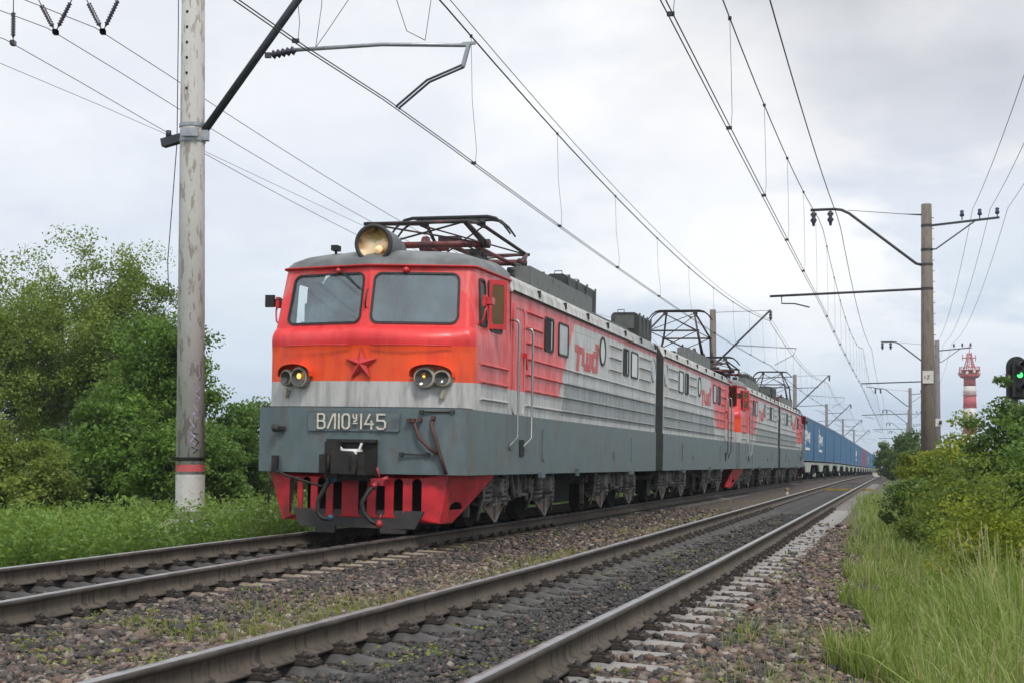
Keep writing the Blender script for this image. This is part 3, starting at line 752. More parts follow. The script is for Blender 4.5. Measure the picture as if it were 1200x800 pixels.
        # body windows
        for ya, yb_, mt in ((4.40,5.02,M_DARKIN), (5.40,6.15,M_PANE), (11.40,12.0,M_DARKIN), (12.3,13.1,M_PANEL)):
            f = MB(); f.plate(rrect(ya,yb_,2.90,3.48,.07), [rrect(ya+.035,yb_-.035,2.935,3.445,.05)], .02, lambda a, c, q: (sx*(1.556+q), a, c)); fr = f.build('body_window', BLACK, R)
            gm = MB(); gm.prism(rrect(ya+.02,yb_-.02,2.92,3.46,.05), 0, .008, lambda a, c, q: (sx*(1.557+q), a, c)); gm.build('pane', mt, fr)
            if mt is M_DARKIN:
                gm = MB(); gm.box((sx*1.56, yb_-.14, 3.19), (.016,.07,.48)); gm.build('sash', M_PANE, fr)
        for y, mt in ((9.2, M_PANEL), (15.2, M_PANE)):
            f = MB(); f.plate(circle(y,3.24,.29,28), [circle(y,3.24,.245,28)], .02, lambda a, c, q: (sx*(1.556+q), a, c)); fr = f.build('porthole', BLACK if y < 10 else M_ROOFS, R)
            gm = MB(); gm.prism(circle(y,3.24,.255,24), 0, .008, lambda a, c, q: (sx*(1.557+q), a, c)); gm.build('pane', mt, fr)
        # operator's emblem in red strokes, reading left to right on either side
        lg = MB(); y0 = 6.75 if sx > 0 else 8.72
        fn = lambda a, c, q, sx=sx, y0=y0: (sx*(1.557+q), y0+sx*a*1.5, c)
        W = .12
        G = lambda pts, w=W: stroke(lg, [(x+.10*y, y*.63+2.74) for x, y in pts], w, .004, fn)
        G([(-.06,.62),(.10,.62),(.14,.56),(.14,-.14)], .14); G([(.16,.60),(.36,.60),(.42,.52),(.42,.16)], .13)
        G([(.50,.14),(.66,.14),(.66,.60)], .13); G([(.66,.14),(.84,.14),(.84,.60)], .13)
        G([(1.26,.86),(1.26,.16),(1.06,.14),(1.0,.22),(1.0,.54),(1.06,.62),(1.26,.60)], .13); G([(1.10,.86),(1.30,.86)], .12)
        lg.build('emblem', M_LOGO, R)
        # pentagon factory badge
        e = MB(); pent = [(1.98+.095*math.sin(2*PI*i/5), 3.32+.11*math.cos(2*PI*i/5)) for i in range(5)]
        e.plate(pent[::-1], [grow(pent[::-1], -.022)], .012, side_fn(sx, .003))
        for z in (3.27, 3.33): e.box((sx*1.546,1.98,z), (.014,.09,.018))
        e.build('factory_badge', pm("badge_dark_red", (.16,.012,.012), .5) if sx < 0 else bpy.data.materials['badge_dark_red'], R)
    # --- gangway bellows at the rear
    gb = MB(); gb.prism(rrect(-1.38,1.38,.95,3.98,.15), 0, .56, lambda a, c, d: (a, LB+d-.01, c)); gb.build('gangway_bellows', M_GREYG, R)
    gb = MB(); gb.plate([(-1.575,.86),(1.575,.86),(1.575,1.765),(1.55,1.765),(1.55,3.66),(1.40,3.93),(-1.40,3.93),(-1.55,3.66),(-1.55,1.765),(-1.575,1.765)], [], .02, lambda a, c, d: (a, LB+.022+d, c)); gb.build('end_wall', M_GREYG, R)
    # --- roof equipment
    e = MB(); e.box((1.10,7.1,4.17), (.30,5.0,.38)); e.box((-1.10,7.1,4.17), (.30,5.0,.38)); e.box((.98,7.1,4.385), (.10,5.0,.05)); e.box((1.2,10,4.02),(.16,7,.08)); e.build('cable_duct', M_DUCT, R, bevel=.03)
    for sx in (-1, 1):
        for k in range(4): e = MB(); e.tube([(sx*1.02,5.0+k*1.3,4.36),(sx*1.02,5.0+k*1.3,4.46),(sx*1.02,5.15+k*1.3,4.48),(sx*1.02,5.2+k*1.3,4.36)], .014, 5); e.build('lifting_ring', BLACK, R)
    for y, l_, x0, x1, zt in ((8.7,2.8,.50,.93,4.74), (13.75,1.8,.80,1.44,4.47)):
        e = MB(); e.prism([(x0,3.93),(x1,3.93),(x1-.02,zt-.06),(x1-.08,zt),(x0+.06,zt),(x0,zt-.06)], 0, l_, lambda a, c, d: (a, y+d, c)); bx = e.build('roof_box', M_EQUIP, R, bevel=.015)
        for k in range(4): e = MB(); e.box((x1+.005,y+.15+k*(l_-.3)/3,(zt+3.98)/2), (.03,.06,zt-4.0)); e.build('rib', M_EQG, bx)
        for k in range(3): e = MB(); e.tube([(x0+.1,y+.3+k*.7,zt),(x0+.1,y+.3+k*.7,zt+.09),(x0+.25,y+.3+k*.7,zt+.09),(x0+.25,y+.3+k*.7,zt)], .012, 5); e.build('handle', M_EQG, bx)
        e = MB(); e.box(((x0+x1)/2,y-.01,4.25), ((x1-x0)*.7,.02,.3)); e.build('hatch', M_EQG, bx)
    for y in (6.7, 10.3, 11.6): e = MB(); e.lathe([(.09,0),(.13,.04),(.07,.07),(.13,.10),(.07,.13),(.13,.16),(.07,.2),(.09,.24)], (.35,y,3.98), n=12); e.build('insulator', M_PANT, R)
    e = MB(); e.bar((.35,9.9,4.36),(.35,11.6,4.30),.07,.05); e.tube([(.35,6.7,4.22),(.35,8.0,4.35)], .02, 6); e.tube([(.35,11.6,4.22),(-.2,12.4,4.4)], .02, 6); e.build('bus_bar', pm("bus_bar_red", (.30,.06,.045), .5, 0, .2, 6), R)
    e = MB(); e.box((.0,10.9,4.08), (1.0,.8,.2)); e.box((-.4,11.0,4.2), (.3,.4,.3)); e.tube([(.5,10.2,4.0),(.5,10.2,4.7)], .016, 5); e.tube([(-.5,LB-.5,4.0),(-.5,LB-.5,4.55)], .02, 5); e.tube([(1.1,LB-.25,3.9),(1.1,LB-.25,4.45)], .03, 6); e.build('arrester', M_EQG, R)
    pantograph(R, 4.1, 4.50, 5.10)
    # --- bogies
    for yb_ in (4.12, 12.2): bogie(R, yb_)
    return R

def rib(b, sx, a, c, z, hb, k=1.0):
    x0 = hb-.004; h = .026*(.4+.6*k); d = .042*k
    b.add([(sx*x0,a,z-h),(sx*(x0+d),a+.02,z-.006),(sx*(x0+d),a+.02,z+.006),(sx*x0,a,z+h),(sx*x0,c,z-h),(sx*(x0+d),c-.02,z-.006),(sx*(x0+d),c-.02,z+.006),(sx*x0,c,z+h)],
          [(0,4,5,1),(1,5,6,2),(2,6,7,3),(0,1,2,3),(4,5,6,7)])

def spring(mb, x, y, z0, z1, r, turns=5):
    n = turns*10; pts = [(x+r*math.cos(2*PI*i/10), y+r*math.sin(2*PI*i/10), z0+(z1-z0)*i/n) for i in range(n+1)]
    mb.tube(pts, .030, 6)
    mb.cyl((x,y,z0),(x,y,z1), r*.55, 8)
def bogie(R, yb):
    f = MB()
    for sx in (-1, 1):
        x = sx*1.06
        f.bar((x,yb-2.35,.72),(x,yb-2.0,.70),.14,.16); f.bar((x,yb-2.0,.70),(x,yb-1.0,.80),.14,.20); f.bar((x,yb-1.0,.80),(x,yb+1.0,.80),.14,.22); f.bar((x,yb+1.0,.80),(x,yb+2.0,.70),.14,.20); f.bar((x,yb+2.0,.70),(x,yb+2.35,.72),.14,.16)
        f.box((x*1.08,yb,.60), (.16,.55,.30)); f.box((x*1.17,yb-.25,.74), (.10,.08,.34)); f.box((x*1.17,yb+.25,.74), (.10,.08,.34))
        f.box((x*1.2,yb,.88), (.07,.62,.05)); f.box((x*1.2,yb,.50), (.07,.62,.05))
    f.box((0,yb,.62), (1.9,.7,.4)); f.box((0,yb,.52), (1.2,4.4,.5))
    for s in (-1, 1): f.box((0,yb+s*.95,.62), (1.3,.9,.5)); f.box((0,yb+s*2.25,.68), (2.0,.12,.16))
    B = f.build('bogie', GREYB, R, bevel=.012)
    for s in (-1, 1):
        y = yb+s*1.6
        w = MB()
        for sx in (-1, 1):
            pr = [(.10,-.09),(.20,-.10),(.22,-.02),(.50,-.01),(.545,-.07),(.62,-.07),(.627,.045),(.655,.052),(.655,.075),(.56,.075),(.48,.03),(.22,.05),(.10,.05)]
            w.lathe([(r, -sx*h) for r, h in pr], (sx*.80, y, .627), 'x', 36)
        w.lathe([(.09,-.75),(.09,.75)], (0,y,.627), 'x', 12); w.build('wheel', M_WHEEL, B)
        for sx in (-1, 1):
            a = MB(); x = sx*1.10
            a.box((x,y,.64), (.30,.46,.44)); a.box((x*1.05,y-.36,.40), (.24,.34,.07)); a.box((x*1.05,y+.36,.42), (.24,.34,.07)); a.box((x*1.08,y,.90), (.22,.3,.14))
            a.lathe([(.19,0),(.19,.05),(.15,.09),(.15,.16),(.11,.18)], (x+.12,y,.66), 'x', 18) if sx > 0 else a.lathe([(.19,0),(.19,-.05),(.15,-.09),(.15,-.16),(.11,-.18)], (x-.12,y,.66), 'x', 18)
            a.build('axle_box', GREYB, B, bevel=.02)
            sp = MB()
            pass
            for q in (-.42,.42):
                sp = MB(); spring(sp, x*1.10, y+q, .38, .76, .115, 5); sp.build('spring', GREYB, B)
            bk = MB(); fn = lambda u, v, d: (x*1.13+sx*d*.5, y+u, v)
            bk.plate([(-.60,.36),(-.02,.12),(-.02,.38)], [], .04, fn)
            bk.build('hanger_bracket', RUST, B)
            bk = MB(); bk.plate([(.60,.42),(.07,.40),(.07,.13)], [], .04, fn); bk.build('hanger_bracket', RUST, B)
            bk = MB(); bk.bar((x*1.15,y+.03,.10),(x*1.15,y+.03,.60),.06,.06); bk.bar((x*1.15,y-.45,.355),(x*1.15,y+.44,.40),.05,.03)
            bk.bar((x*1.15,y-.60,.345),(x*1.15,y,.105),.03,.02); bk.bar((x*1.15,y+.60,.41),(x*1.15,y+.07,.11),.03,.02); bk.build('hanger_strut', GREYB, B)
            for pts, r_ in (([(x*1.12,y-s*.62,.80),(x*1.14,y-s*.85,.45),(x*1.06,y-s*.88,.22)],.022), ([(x*1.16,y+s*.60,.92),(x*1.16,y+s*.66,.5),(x*1.1,y+s*.74,.16)],.026), ([(x*1.14,y+s*.35,.86),(x*1.2,y+s*.45,.70),(x*1.17,y+s*.62,.62)],.03)):
                ar = MB(); ar.tube(pts, r_, 6); ar.build('sand_pipe', GREYB, B)
            ar = MB(); ar.lathe([(.05,0),(.085,.02),(.085,.14),(.06,.17),(.085,.20),(.07,.30)], (x*1.16,y-s*.50,.60), n=10); ar.build('brake_cylinder', GREYB, B)
            ar = MB(); ar.box((x*1.12,y+s*.52,.78), (.12,.16,.2)); ar.build('valve_box', GREYB, B, bevel=.01)
            ar = MB(); ar.bar((x*.95,y+s*.75,.2),(x*.95,y+s*.80,.75),.08,.05); ar.build('brake_lever', GREYB, B)
    for sx in (-1, 1):
        d = MB(); d.cyl((sx*1.22,yb-.55,.86),(sx*1.22,yb-.30,.45),.05,8); d.build('damper', GREYB, B)
        d = MB(); d.cyl((sx*1.20,yb+.95,.9),(sx*1.2,yb+.60,.4),.035,8); d.build('damper', GREYB, B)
        d = MB(); d.lathe([(.07,0),(.12,.02),(.12,.10),(.08,.12),(.12,.16),(.12,.24),(.05,.3)], (sx*1.22,yb+.55,.50), n=12); d.build('brake_cylinder', GREYB, B)
        d = MB(); d.box((sx*1.14,yb-.62,.62), (.12,.10,.44)); d.box((sx*1.14,yb-.42,.84), (.10,.4,.06)); d.box((sx*1.14,yb-.42,.44), (.10,.4,.06)); d.build('ladder_bracket', GREYB, B)
    return B
# ------------------------------------------------------------------ ground
rng = np.random.default_rng(7)
def ballast_mat():
    t = NT("ballast_gravel"); v = t.coord()
    vo = t.n("ShaderNodeTexVoronoi"); vo.inputs['Scale'].default_value = 22; t.l(v, vo.inputs['Vector'])
    sx = t.n("ShaderNodeSeparateColor"); t.l(vo.outputs['Color'], sx.inputs[0])
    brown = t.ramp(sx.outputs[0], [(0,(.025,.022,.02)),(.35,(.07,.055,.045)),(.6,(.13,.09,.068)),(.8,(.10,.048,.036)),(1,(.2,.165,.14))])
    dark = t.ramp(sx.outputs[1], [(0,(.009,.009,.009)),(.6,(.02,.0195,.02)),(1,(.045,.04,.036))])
    t.l(t.mix(t.attr('soot_shade'), brown, dark), t.b.inputs['Base Color']); t.b.inputs['Roughness'].default_value = .75
    t.bump(vo.outputs['Distance'], .9, -.03); return t.mat
def soil_mat():
    t = NT("meadow_soil"); n = t.noise(.8, 6, .6); n2 = t.noise(9, 5, .6)
    c = t.mix(t.rng(n, .35, .65), (.045,.075,.018), (.085,.11,.03)); c = t.mix(t.rng(n2, .45, .7), c, (.06,.05,.03))
    t.l(c, t.b.inputs['Base Color']); t.b.inputs['Roughness'].default_value = .9; t.bump(n2, .6, .05); return t.mat
M_BAL, M_SOIL = ballast_mat(), soil_mat()
def soot_shade_at(X, Y):
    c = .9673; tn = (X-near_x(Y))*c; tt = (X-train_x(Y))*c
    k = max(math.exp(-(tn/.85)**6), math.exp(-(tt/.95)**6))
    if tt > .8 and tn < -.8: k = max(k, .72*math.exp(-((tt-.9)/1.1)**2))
    if tn > .8: k = max(k, .1+.45*math.exp(-((tn-1.0)/.35)**2))  # gravel by the sleeper ends darkened: shade between sleepers put into the colour
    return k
def build_ground():
    Ys = list(np.arange(-6, 40, .5))+list(np.arange(40, 120, 2))+list(np.arange(120, 420, 10))+[460,520,600,700,850,1050,1300,1700,2300,3200,4500]
    ts = [-3500,-1500,-700,-350,-180,-100,-60,-40,-28,-20,-15,-12]+list(np.arange(-10.5, 6.1, .3))+[7,8,10,13,17,22,30,45,70,110,180,350,800,1800,3500]
    V = []; S = []
    for Y in Ys:
        nx = near_x(Y)
        for t in ts:
            X = nx+t/.9673; V.append((X, Y, ground_z(X, Y))); S.append(soot_shade_at(X, Y))
    n = len(ts); F = []; mi = []
    for i in range(len(Ys)-1):
        for j in range(n-1):
            F.append((i*n+j, i*n+j+1, (i+1)*n+j+1, (i+1)*n+j))
            tc = (ts[j]+ts[j+1])/2; Yc = (Ys[i]+Ys[i+1])/2
            tt = tc+(near_x(Yc)-train_x(Yc))*.9673
            mi.append(0 if (tc < max(1.5, 2.9-.03*Yc) and tt > -2.3) else 1)
    o = bulk('ground', V, np.array(F), [M_BAL, M_SOIL], None, {'soot_shade': S}, mi, True)
    tag(o, 'gravel trackbed with grassy ground on both sides', None, kind='structure')
build_ground()

# ------------------------------------------------------------------ rails
def rail_mats():
    t = NT("rail_web"); v = t.coord(scale=(1,1,1)); s = t.noise(1.1, 6, .7, t.coord(scale=(14,14,1.2))); n = t.noise(2.2, 5, .6)
    Z = t.xyz()[2]
    c = t.mix(t.rng(n, .3, .7), (.066,.052,.039), (.108,.087,.065)); c = t.mix(t.math('MULTIPLY', t.rng(s, .50, .62), .9), c, (.025,.02,.017))
    t.l(c, t.b.inputs['Base Color']); t.b.inputs['Roughness'].default_value = .8
    h = NT("rail_head_edge"); n = h.noise(3, 6, .7)
    h.l(h.mix(h.rng(n, .4, .7), (.045,.037,.032), (.10,.085,.07)), h.b.inputs['Base Color']); h.b.inputs['Roughness'].default_value = .6; h.b.inputs['Metallic'].default_value = .2
    p = NT("rail_running_surface"); n = p.noise(4, 5, .6)
    p.l(p.mix(p.rng(n, .3, .7), (.33,.32,.31), (.45,.45,.46)), p.b.inputs['Base Color']); p.b.inputs['Metallic'].default_value = 1; p.set(p.b.inputs['Roughness'], p.rng(n, .3, .7, .25, .42))
    return [t.mat, h.mat, p.mat]
RM = rail_mats()
# half profile of the rail, from the top centre round to the foot: (across, z, material of the face that follows)
RP = [(0,0,2),(.022,-.001,2),(.030,-.006,1),(.0365,-.014,1),(.0375,-.036,1),(.024,-.044,0),(.0095,-.058,0),(.009,-.115,0),(.016,-.138,0),(.045,-.152,0),(.075,-.166,1),(.075,-.18,1)]
def rail(f, off, cant, y0, y1, label, head_worn):
    ys = []; Y = y0
    while Y < y1: ys.append(Y); Y += .6 if Y < 30 else (1.5 if Y < 100 else 6)
    prof = [(a, z, m) for a, z, m in RP]+[(-a, z, RP[max(0, len(RP)-2-i)][2]) for i, (a, z, m) in enumerate(RP[::-1])]
    n = len(prof); V = []; F = []; mi = []
    tz = .022 if cant else .0
    for Y in ys:
        dx, dy = dirv(f, Y); cx = f(Y)
        for a, z, m in prof:
            o = off+a; zz = z - cant*o + (tz*0)
            V.append((cx+o*dy, Y-o*dx, grade(Y)+zz))
    for i in range(len(ys)-1):
        for j in range(n-1):
            F.append((i*n+j, i*n+j+1, (i+1)*n+j+1, (i+1)*n+j)); mi.append(prof[j][2])
    o = bulk('rail', V, np.array(F), RM, None, None, mi, False)
    tag(o, label, 'rail', 'rails of the double line'); return o
rail(near_x, -.80, 0, 3.5, 460, 'left rail of the empty near track, worn bright on top', 1)
rail(near_x, .80, 0, 3.5, 460, 'right rail of the empty near track, beside the gravel shoulder', 1)
rail(train_x, -.80, CANT, 4, 460, 'left rail under the freight train, next to the green weeds', 1)
rail(train_x, .80, CANT, 4, 460, 'right rail under the freight train, mud streaked on its web', 1)

# ------------------------------------------------------------------ sleepers with rail fastenings
def sleeper_mat(name, lo, hi, endl):
    t = NT(name); X, Y, Z = t.xyz(); n = t.noise(5, 6, .65); n2 = t.noise(16, 4, .6)
    c = t.mix(t.rng(n, .3, .7), lo, hi); e = t.mix(t.rng(n, .3, .7), tuple(k*.72 for k in endl), endl)
    side = t.rng(X, .74, .92)
    c = t.mix(side, c, e); c = t.mix(t.math('MULTIPLY', t.rng(n2, .55, .72), .5), c, (.05,.045,.04))
    t.l(c, t.b.inputs['Base Color']); t.b.inputs['Roughness'].default_value = .75; t.bump(n2, .35, .01); return t.mat
M_SL1 = sleeper_mat("sleeper_concrete", (.035,.034,.034), (.085,.08,.078), (.27,.26,.25))
M_SLF = sleeper_mat('sleeper_concrete_far', (.03,.029,.028), (.06,.057,.055), (.17,.16,.15))  # darker copy for distant sleepers, whose pale ends ran together
M_SL2 = sleeper_mat("sleeper_concrete_brown", (.035,.034,.034), (.06,.055,.05), (.27,.215,.165))
M_FAST = pm("fastening_iron", (.03,.027,.025), .65, .2, .35, 12, (.08,.055,.04), 9, .5)
def sleeper_mesh(mat):
    m = MB(); sec = [(-1.35,.09,.06,.0),(-1.30,.12,.085,.02),(-1.02,.13,.09,.012),(-.92,.135,.095,.030),(-.68,.135,.095,.030),(-.45,.12,.085,-.01),(.45,.12,.085,-.01),(.68,.135,.095,.030),(.92,.135,.095,.030),(1.02,.13,.09,.012),(1.30,.12,.085,.02),(1.35,.09,.06,.0)]
    sec = [(-1.36,.095,.05,-.05),(-1.33,.11,.06,-.03),(-1.0,.115,.065,-.012),(-.93,.125,.085,.0),(-.68,.125,.085,.0),(-.45,.11,.07,-.045),(.45,.11,.07,-.045),(.68,.125,.085,.0),(.93,.125,.085,.0),(1.0,.115,.065,-.012),(1.33,.11,.06,-.03),(1.36,.095,.05,-.05)]
    V = []
    for x, wb, wt, z in sec: V += [(x,-wb,-.16),(x,-wb,z-.05),(x,-wt,z-.008),(x,-wt+.02,z),(x,wt-.02,z),(x,wt,z-.008),(x,wb,z-.05),(x,wb,-.16)]
    F = [(i*8+j, i*8+j+1, (i+1)*8+j+1, (i+1)*8+j) for i in range(len(sec)-1) for j in range(7)]
    F += [tuple(range(8)), tuple(range(8*(len(sec)-1), 8*len(sec)))]
    m.add(V, F); return m.build('concrete_sleeper', mat)
def fastening_mesh():
    m = MB(); m.box((0,0,.008), (.36,.15,.016))
    for s in (-1, 1):
        m.box((s*.095,0,.024), (.05,.13,.024)); m.lathe([(.024,0),(.024,.03),(.013,.032),(.013,.045)], (s*.10,.0,.03), n=8); m.box((s*.085,0,.046), (.07,.06,.014))
        m.lathe([(.026,0),(.026,.02)], (s*.152,.045,.012), n=8); m.lathe([(.026,0),(.026,.02)], (s*.152,-.045,.012), n=8)
        m.lathe([(.012,0),(.012,.04)], (s*.152,.045,.012), n=6)
    return m.build('rail_fastening', M_FAST)
def lay(f, cant, mat, y0, count, partlim, label, group):
    z0 = -.198; sp = sleeper_mesh(mat); fp = fastening_mesh(); fp.parent = sp; fp.location = (-.80,0,.001); f2 = fp.copy(); C.objects.link(f2); f2.parent = sp; f2.location = (.80,0,.001)
    bare = sp.copy(); bare.data = sp.data.copy(); bare.data.materials[0] = M_SLF; C.objects.link(bare); tag(sp, label, 'sleeper', group); tag(bare, label, 'sleeper', group)
    Y = y0; used = set()
    for i in range(count):
        far = i >= partlim; src = bare if far else sp
        if far not in used: o = src; used.add(far)
        else: o = src.copy() if far else copy_tree(src); (C.objects.link(o) if far else None)
        dx, dy = dirv(f, Y); jit = random.uniform(-.02, .02)
        o.location = (f(Y)+jit, Y, grade(Y)+z0); o.rotation_euler = (.0043 if 15 < Y < 80 else 0, cant, -math.atan2(dx, dy)+random.uniform(-.012,.012))
        Y = along(f, Y, .60)
    return Y
random.seed(3)
yn = lay(near_x, 0, M_SL1, 4.3, 150, 60, 'weathered concrete sleeper with a pale outer end under the empty near track', 'sleepers of the empty near track')
yt = lay(train_x, CANT, M_SL2, 8.2, 90, 36, 'brownish concrete sleeper half sunk in gravel under the freight train track', 'sleepers of the track under the train')
def far_sleepers():
    m = MB()
    for f, Y0 in ((near_x, yn), (train_x, yt)):
        Y = Y0
        while Y < 330:
            dx, dy = dirv(f, Y); R = Matrix.Rotation(-math.atan2(dx, dy), 3, 'Z'); m.box((f(Y), Y, grade(Y)-.24), (2.7,.2,.1), R); Y += .585
    o = m.build('distant_sleepers', pm("far_sleeper_grey", (.11,.10,.095), .8, 0, .3, .5, (.05,.045,.04), .3, .6)); tag(o, 'pale sleepers of both tracks running into the distance', 'sleepers', kind='stuff')
far_sleepers()

# ------------------------------------------------------------------ ballast stones
def ico():
    bm = bmesh.new(); bmesh.ops.create_icosphere(bm, subdivisions=1, radius=1); bm.verts.ensure_lookup_table()
    V = np.array([v.co for v in bm.verts]); F = np.array([[v.index for v in f.verts] for f in bm.faces]); bm.free(); return V, F
def stone_mat():
    t = NT("ballast_stone"); a = t.attr('tint'); s = t.attr('soot_shade'); n = t.noise(40, 4, .6)
    brown = t.ramp(a, [(0,(.018,.017,.017)),(.25,(.045,.04,.038)),(.40,(.10,.072,.055)),(.52,(.18,.122,.088)),(.64,(.12,.052,.038)),(.76,(.16,.13,.11)),(.88,(.23,.155,.11)),(1,(.34,.30,.26))])
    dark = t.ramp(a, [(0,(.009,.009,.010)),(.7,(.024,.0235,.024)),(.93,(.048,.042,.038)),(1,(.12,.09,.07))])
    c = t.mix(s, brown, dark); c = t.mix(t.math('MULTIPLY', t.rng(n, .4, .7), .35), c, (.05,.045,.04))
    t.l(c, t.b.inputs['Base Color']); t.set(t.b.inputs['Roughness'], t.rng(n, .3, .7, .5, .8)); return t.mat
M_STONE = stone_mat()
def stones(name, label, N, t0, t1, D0, D1, size, seed, ref=near_x):
    r = np.random.default_rng(seed); Vi, Fi = ico()
    u = r.random(N); Y = 1/(1/D0+(1/D1-1/D0)*u) if D1 > D0*1.3 else D0+(D1-D0)*u     # denser near the camera
    t = t0+(t1-t0)*r.random(N)
    X = np.array([ref(y) for y in Y])+t/.9673
    px = 600+FPX*X/Y; ok = (px > -60) & (px < 1260); X, Y = X[ok], Y[ok]; N = len(X)
    Z = np.array([ground_z(x, y) for x, y in zip(X, Y)]); so = np.array([soot_shade_at(x, y) for x, y in zip(X, Y)])
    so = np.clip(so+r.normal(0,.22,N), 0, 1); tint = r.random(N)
    sc = size*np.exp(r.normal(0,.33,N))*(1+.012*np.maximum(Y-12, 0))
    A = r.normal(size=(N,3,3)); Q, _ = np.linalg.qr(A)
    k = r.uniform(.38,1.25,(N,1,3)); base = Vi[None]*(1+r.uniform(-.45,.30,(N,len(Vi),1)))*k
    P = np.einsum('nij,nvj->nvi', Q, base)*sc[:,None,None]; P[:,:,2] *= .75
    P += np.stack([X, Y, Z+sc*r.uniform(-.1,.45,N)], 1)[:,None,:]
    nv = len(Vi); F = (Fi[None]+(np.arange(N)*nv)[:,None,None]).reshape(-1,3)
    o = bulk(name, P.reshape(-1,3), F, M_STONE, None, {'tint': np.repeat(tint, nv), 'soot_shade': np.repeat(so, nv)})
    tag(o, label, 'gravel', kind='stuff')
stones('shoulder_gravel', 'reddish brown crushed stone on the shoulder beside the near track', 36000, .85, 3.7, 4.8, 30, .0255, 1)
stones('track_gravel', 'oil blackened crushed stone between the rails of the near track', 22000, -.72, .72, 4.8, 36, .0215, 2)
stones('middle_gravel', 'mixed black and brown crushed stone between the two tracks', 42000, -3.6, -.86, 6.2, 42, .0255, 3)
stones('far_track_gravel', 'dark crushed stone between the rails of the train track', 9000, -.72, .72, 9.5, 24, .022, 4, train_x)

# ------------------------------------------------------------------ grass, weeds, leaves
def leaf_quads(cen, size, r, up=.3, aspect=.55, out=None):
    N = len(cen); nn = r.normal(size=(N,3)); nn[:,2] += up*2
    if out is not None: nn += out
    nn /= np.linalg.norm(nn, axis=1, keepdims=True)+1e-9
    a = np.cross(nn, r.normal(size=(N,3))); a /= np.linalg.norm(a, axis=1, keepdims=True)+1e-9; b = np.cross(nn, a)
    s = size[:,None]; w = s*aspect
    V = np.stack([cen-a*s*.5, cen+b*w*.5-nn*w*.12, cen+a*s*.5, cen-b*w*.5-nn*w*.12], 1)
    F = np.arange(N*4).reshape(N,4); return V.reshape(-1,3), F
G_GRASS = leafmat("grass_blade", [(.085,.14,.028),(.16,.235,.045),(.235,.30,.075),(.31,.34,.15),(.42,.34,.19)], .35, .5)
G_WEED = leafmat("weed_leaf", [(.04,.095,.013),(.085,.165,.026),(.135,.23,.04),(.20,.29,.065)], .35)
G_MOSS = leafmat("trackside_weed", [(.13,.18,.03),(.19,.22,.04),(.24,.23,.07),(.22,.17,.08)], .3)
def wave(P, s, seed):                                           # slow noise for patchy height
    r = np.random.default_rng(seed); v = np.zeros(len(P))
    for _ in range(5): k = r.normal(size=2)*s; v += np.sin(P[:,0]*k[0]+P[:,1]*k[1]+r.random()*6)
    return v/5
def blades(name, label, P, h, w, mat, seed, lean=.35, kind='grass'):
    r = np.random.default_rng(seed); N = len(P)
    az = r.random(N)*2*PI; d = np.stack([np.cos(az), np.sin(az), np.zeros(N)], 1); sd_ = np.stack([-np.sin(az+r.normal(0,.6,N)), np.cos(az), np.zeros(N)], 1)
    ln = np.abs(r.normal(lean*.7, lean*.5, N))[:,None]*h[:,None]
    droop = r.random(N)[:,None]*.25*h[:,None]*ln/(h[:,None]*.5)
    fr = [0,.35,.7,.92]; rows = []
    for q in fr:
        c = P+d*ln*q**1.9+np.array([0,0,1.])*(h[:,None]*q-droop*q**3); ww = w[:,None]*(1-q*.65)
        rows += [c-sd_*ww*.5, c+sd_*ww*.5]
    tip = P+d*ln*1.08+np.array([0,0,1.])*(h[:,None]*.99-droop)
    rows += [tip, tip+sd_*.001]
    V = np.stack(rows, 1); k = V.shape[1]; b = (np.arange(N)*k)[:,None,None]
    f = np.array([[0,1,3,2],[2,3,5,4],[4,5,7,6],[6,7,9,8]])[None]
    F = (f+b).reshape(-1,4); tint = np.clip(r.normal(.40,.20,N)+.22*wave(P,.9,seed+50), 0, 1); dead = r.random(N) < .05; tint[dead] = .97
    o = bulk(name, V.reshape(-1,3), F, mat, None, {'tint': np.repeat(tint, k)}); tag(o, label, kind, kind='stuff'); return o
def scatter(N, t0fn, t1, D0, D1, seed, ref=near_x, jitter=0., pw=1.):
    r = np.random.default_rng(seed); u = r.random(N)**pw; Y = 1/(1/D0+(1/D1-1/D0)*u)
    t0 = np.array([t0fn(y) if callable(t0fn) else t0fn for y in Y]); t = t0+(t1-t0)*r.random(N)**1.3
    X = np.array([ref(y) for y in Y])+t/.9673; px = 600+FPX*X/Y; ok = (px > -350) & (px < 1650); X, Y = X[ok], Y[ok]
    Z = np.array([ground_z(x, y) for x, y in zip(X, Y)])-.02
    return np.stack([X, Y, Z], 1), r
P, r = scatter(105000, lambda y: 2.80-.030*min(y, 45)+.25*math.sin(y*1.7)+.15*math.sin(y*4.3), 9, 4.6, 60, 11)
edge = np.clip(((P[:,0]-np.array([near_x(y) for y in P[:,1]]))*.9673-2.3)/1.2, .30, 1)
h = (.66+.24*wave(P,1.1,1)+.17*r.normal(size=len(P)))*edge*np.clip(1.12-.006*P[:,1], .75, 1.1); w = (.006+.014*r.random(len(P))**3)*(1+.02*P[:,1])
blades('tall_grass', 'tall green grass growing on the bank right of the track', P, np.abs(h)+.08, w, G_GRASS, 21, .45)
P, r = scatter(9000, 1.5, 2.6, 6, 60, 12); sel = wave(P,1.6,4)+r.normal(0,.2,len(P)) > .62; P = P[sel]
blades('shoulder_grass', 'sparse grass tufts at the edge of the gravel shoulder', P, .10+.16*r.random(len(P)), np.full(len(P), .006), G_GRASS, 22, .5)
P, r = scatter(26000, -3.9, -1.0, 6.4, 75, 13); tt = (P[:,0]-np.array([near_x(y) for y in P[:,1]]))*.9673
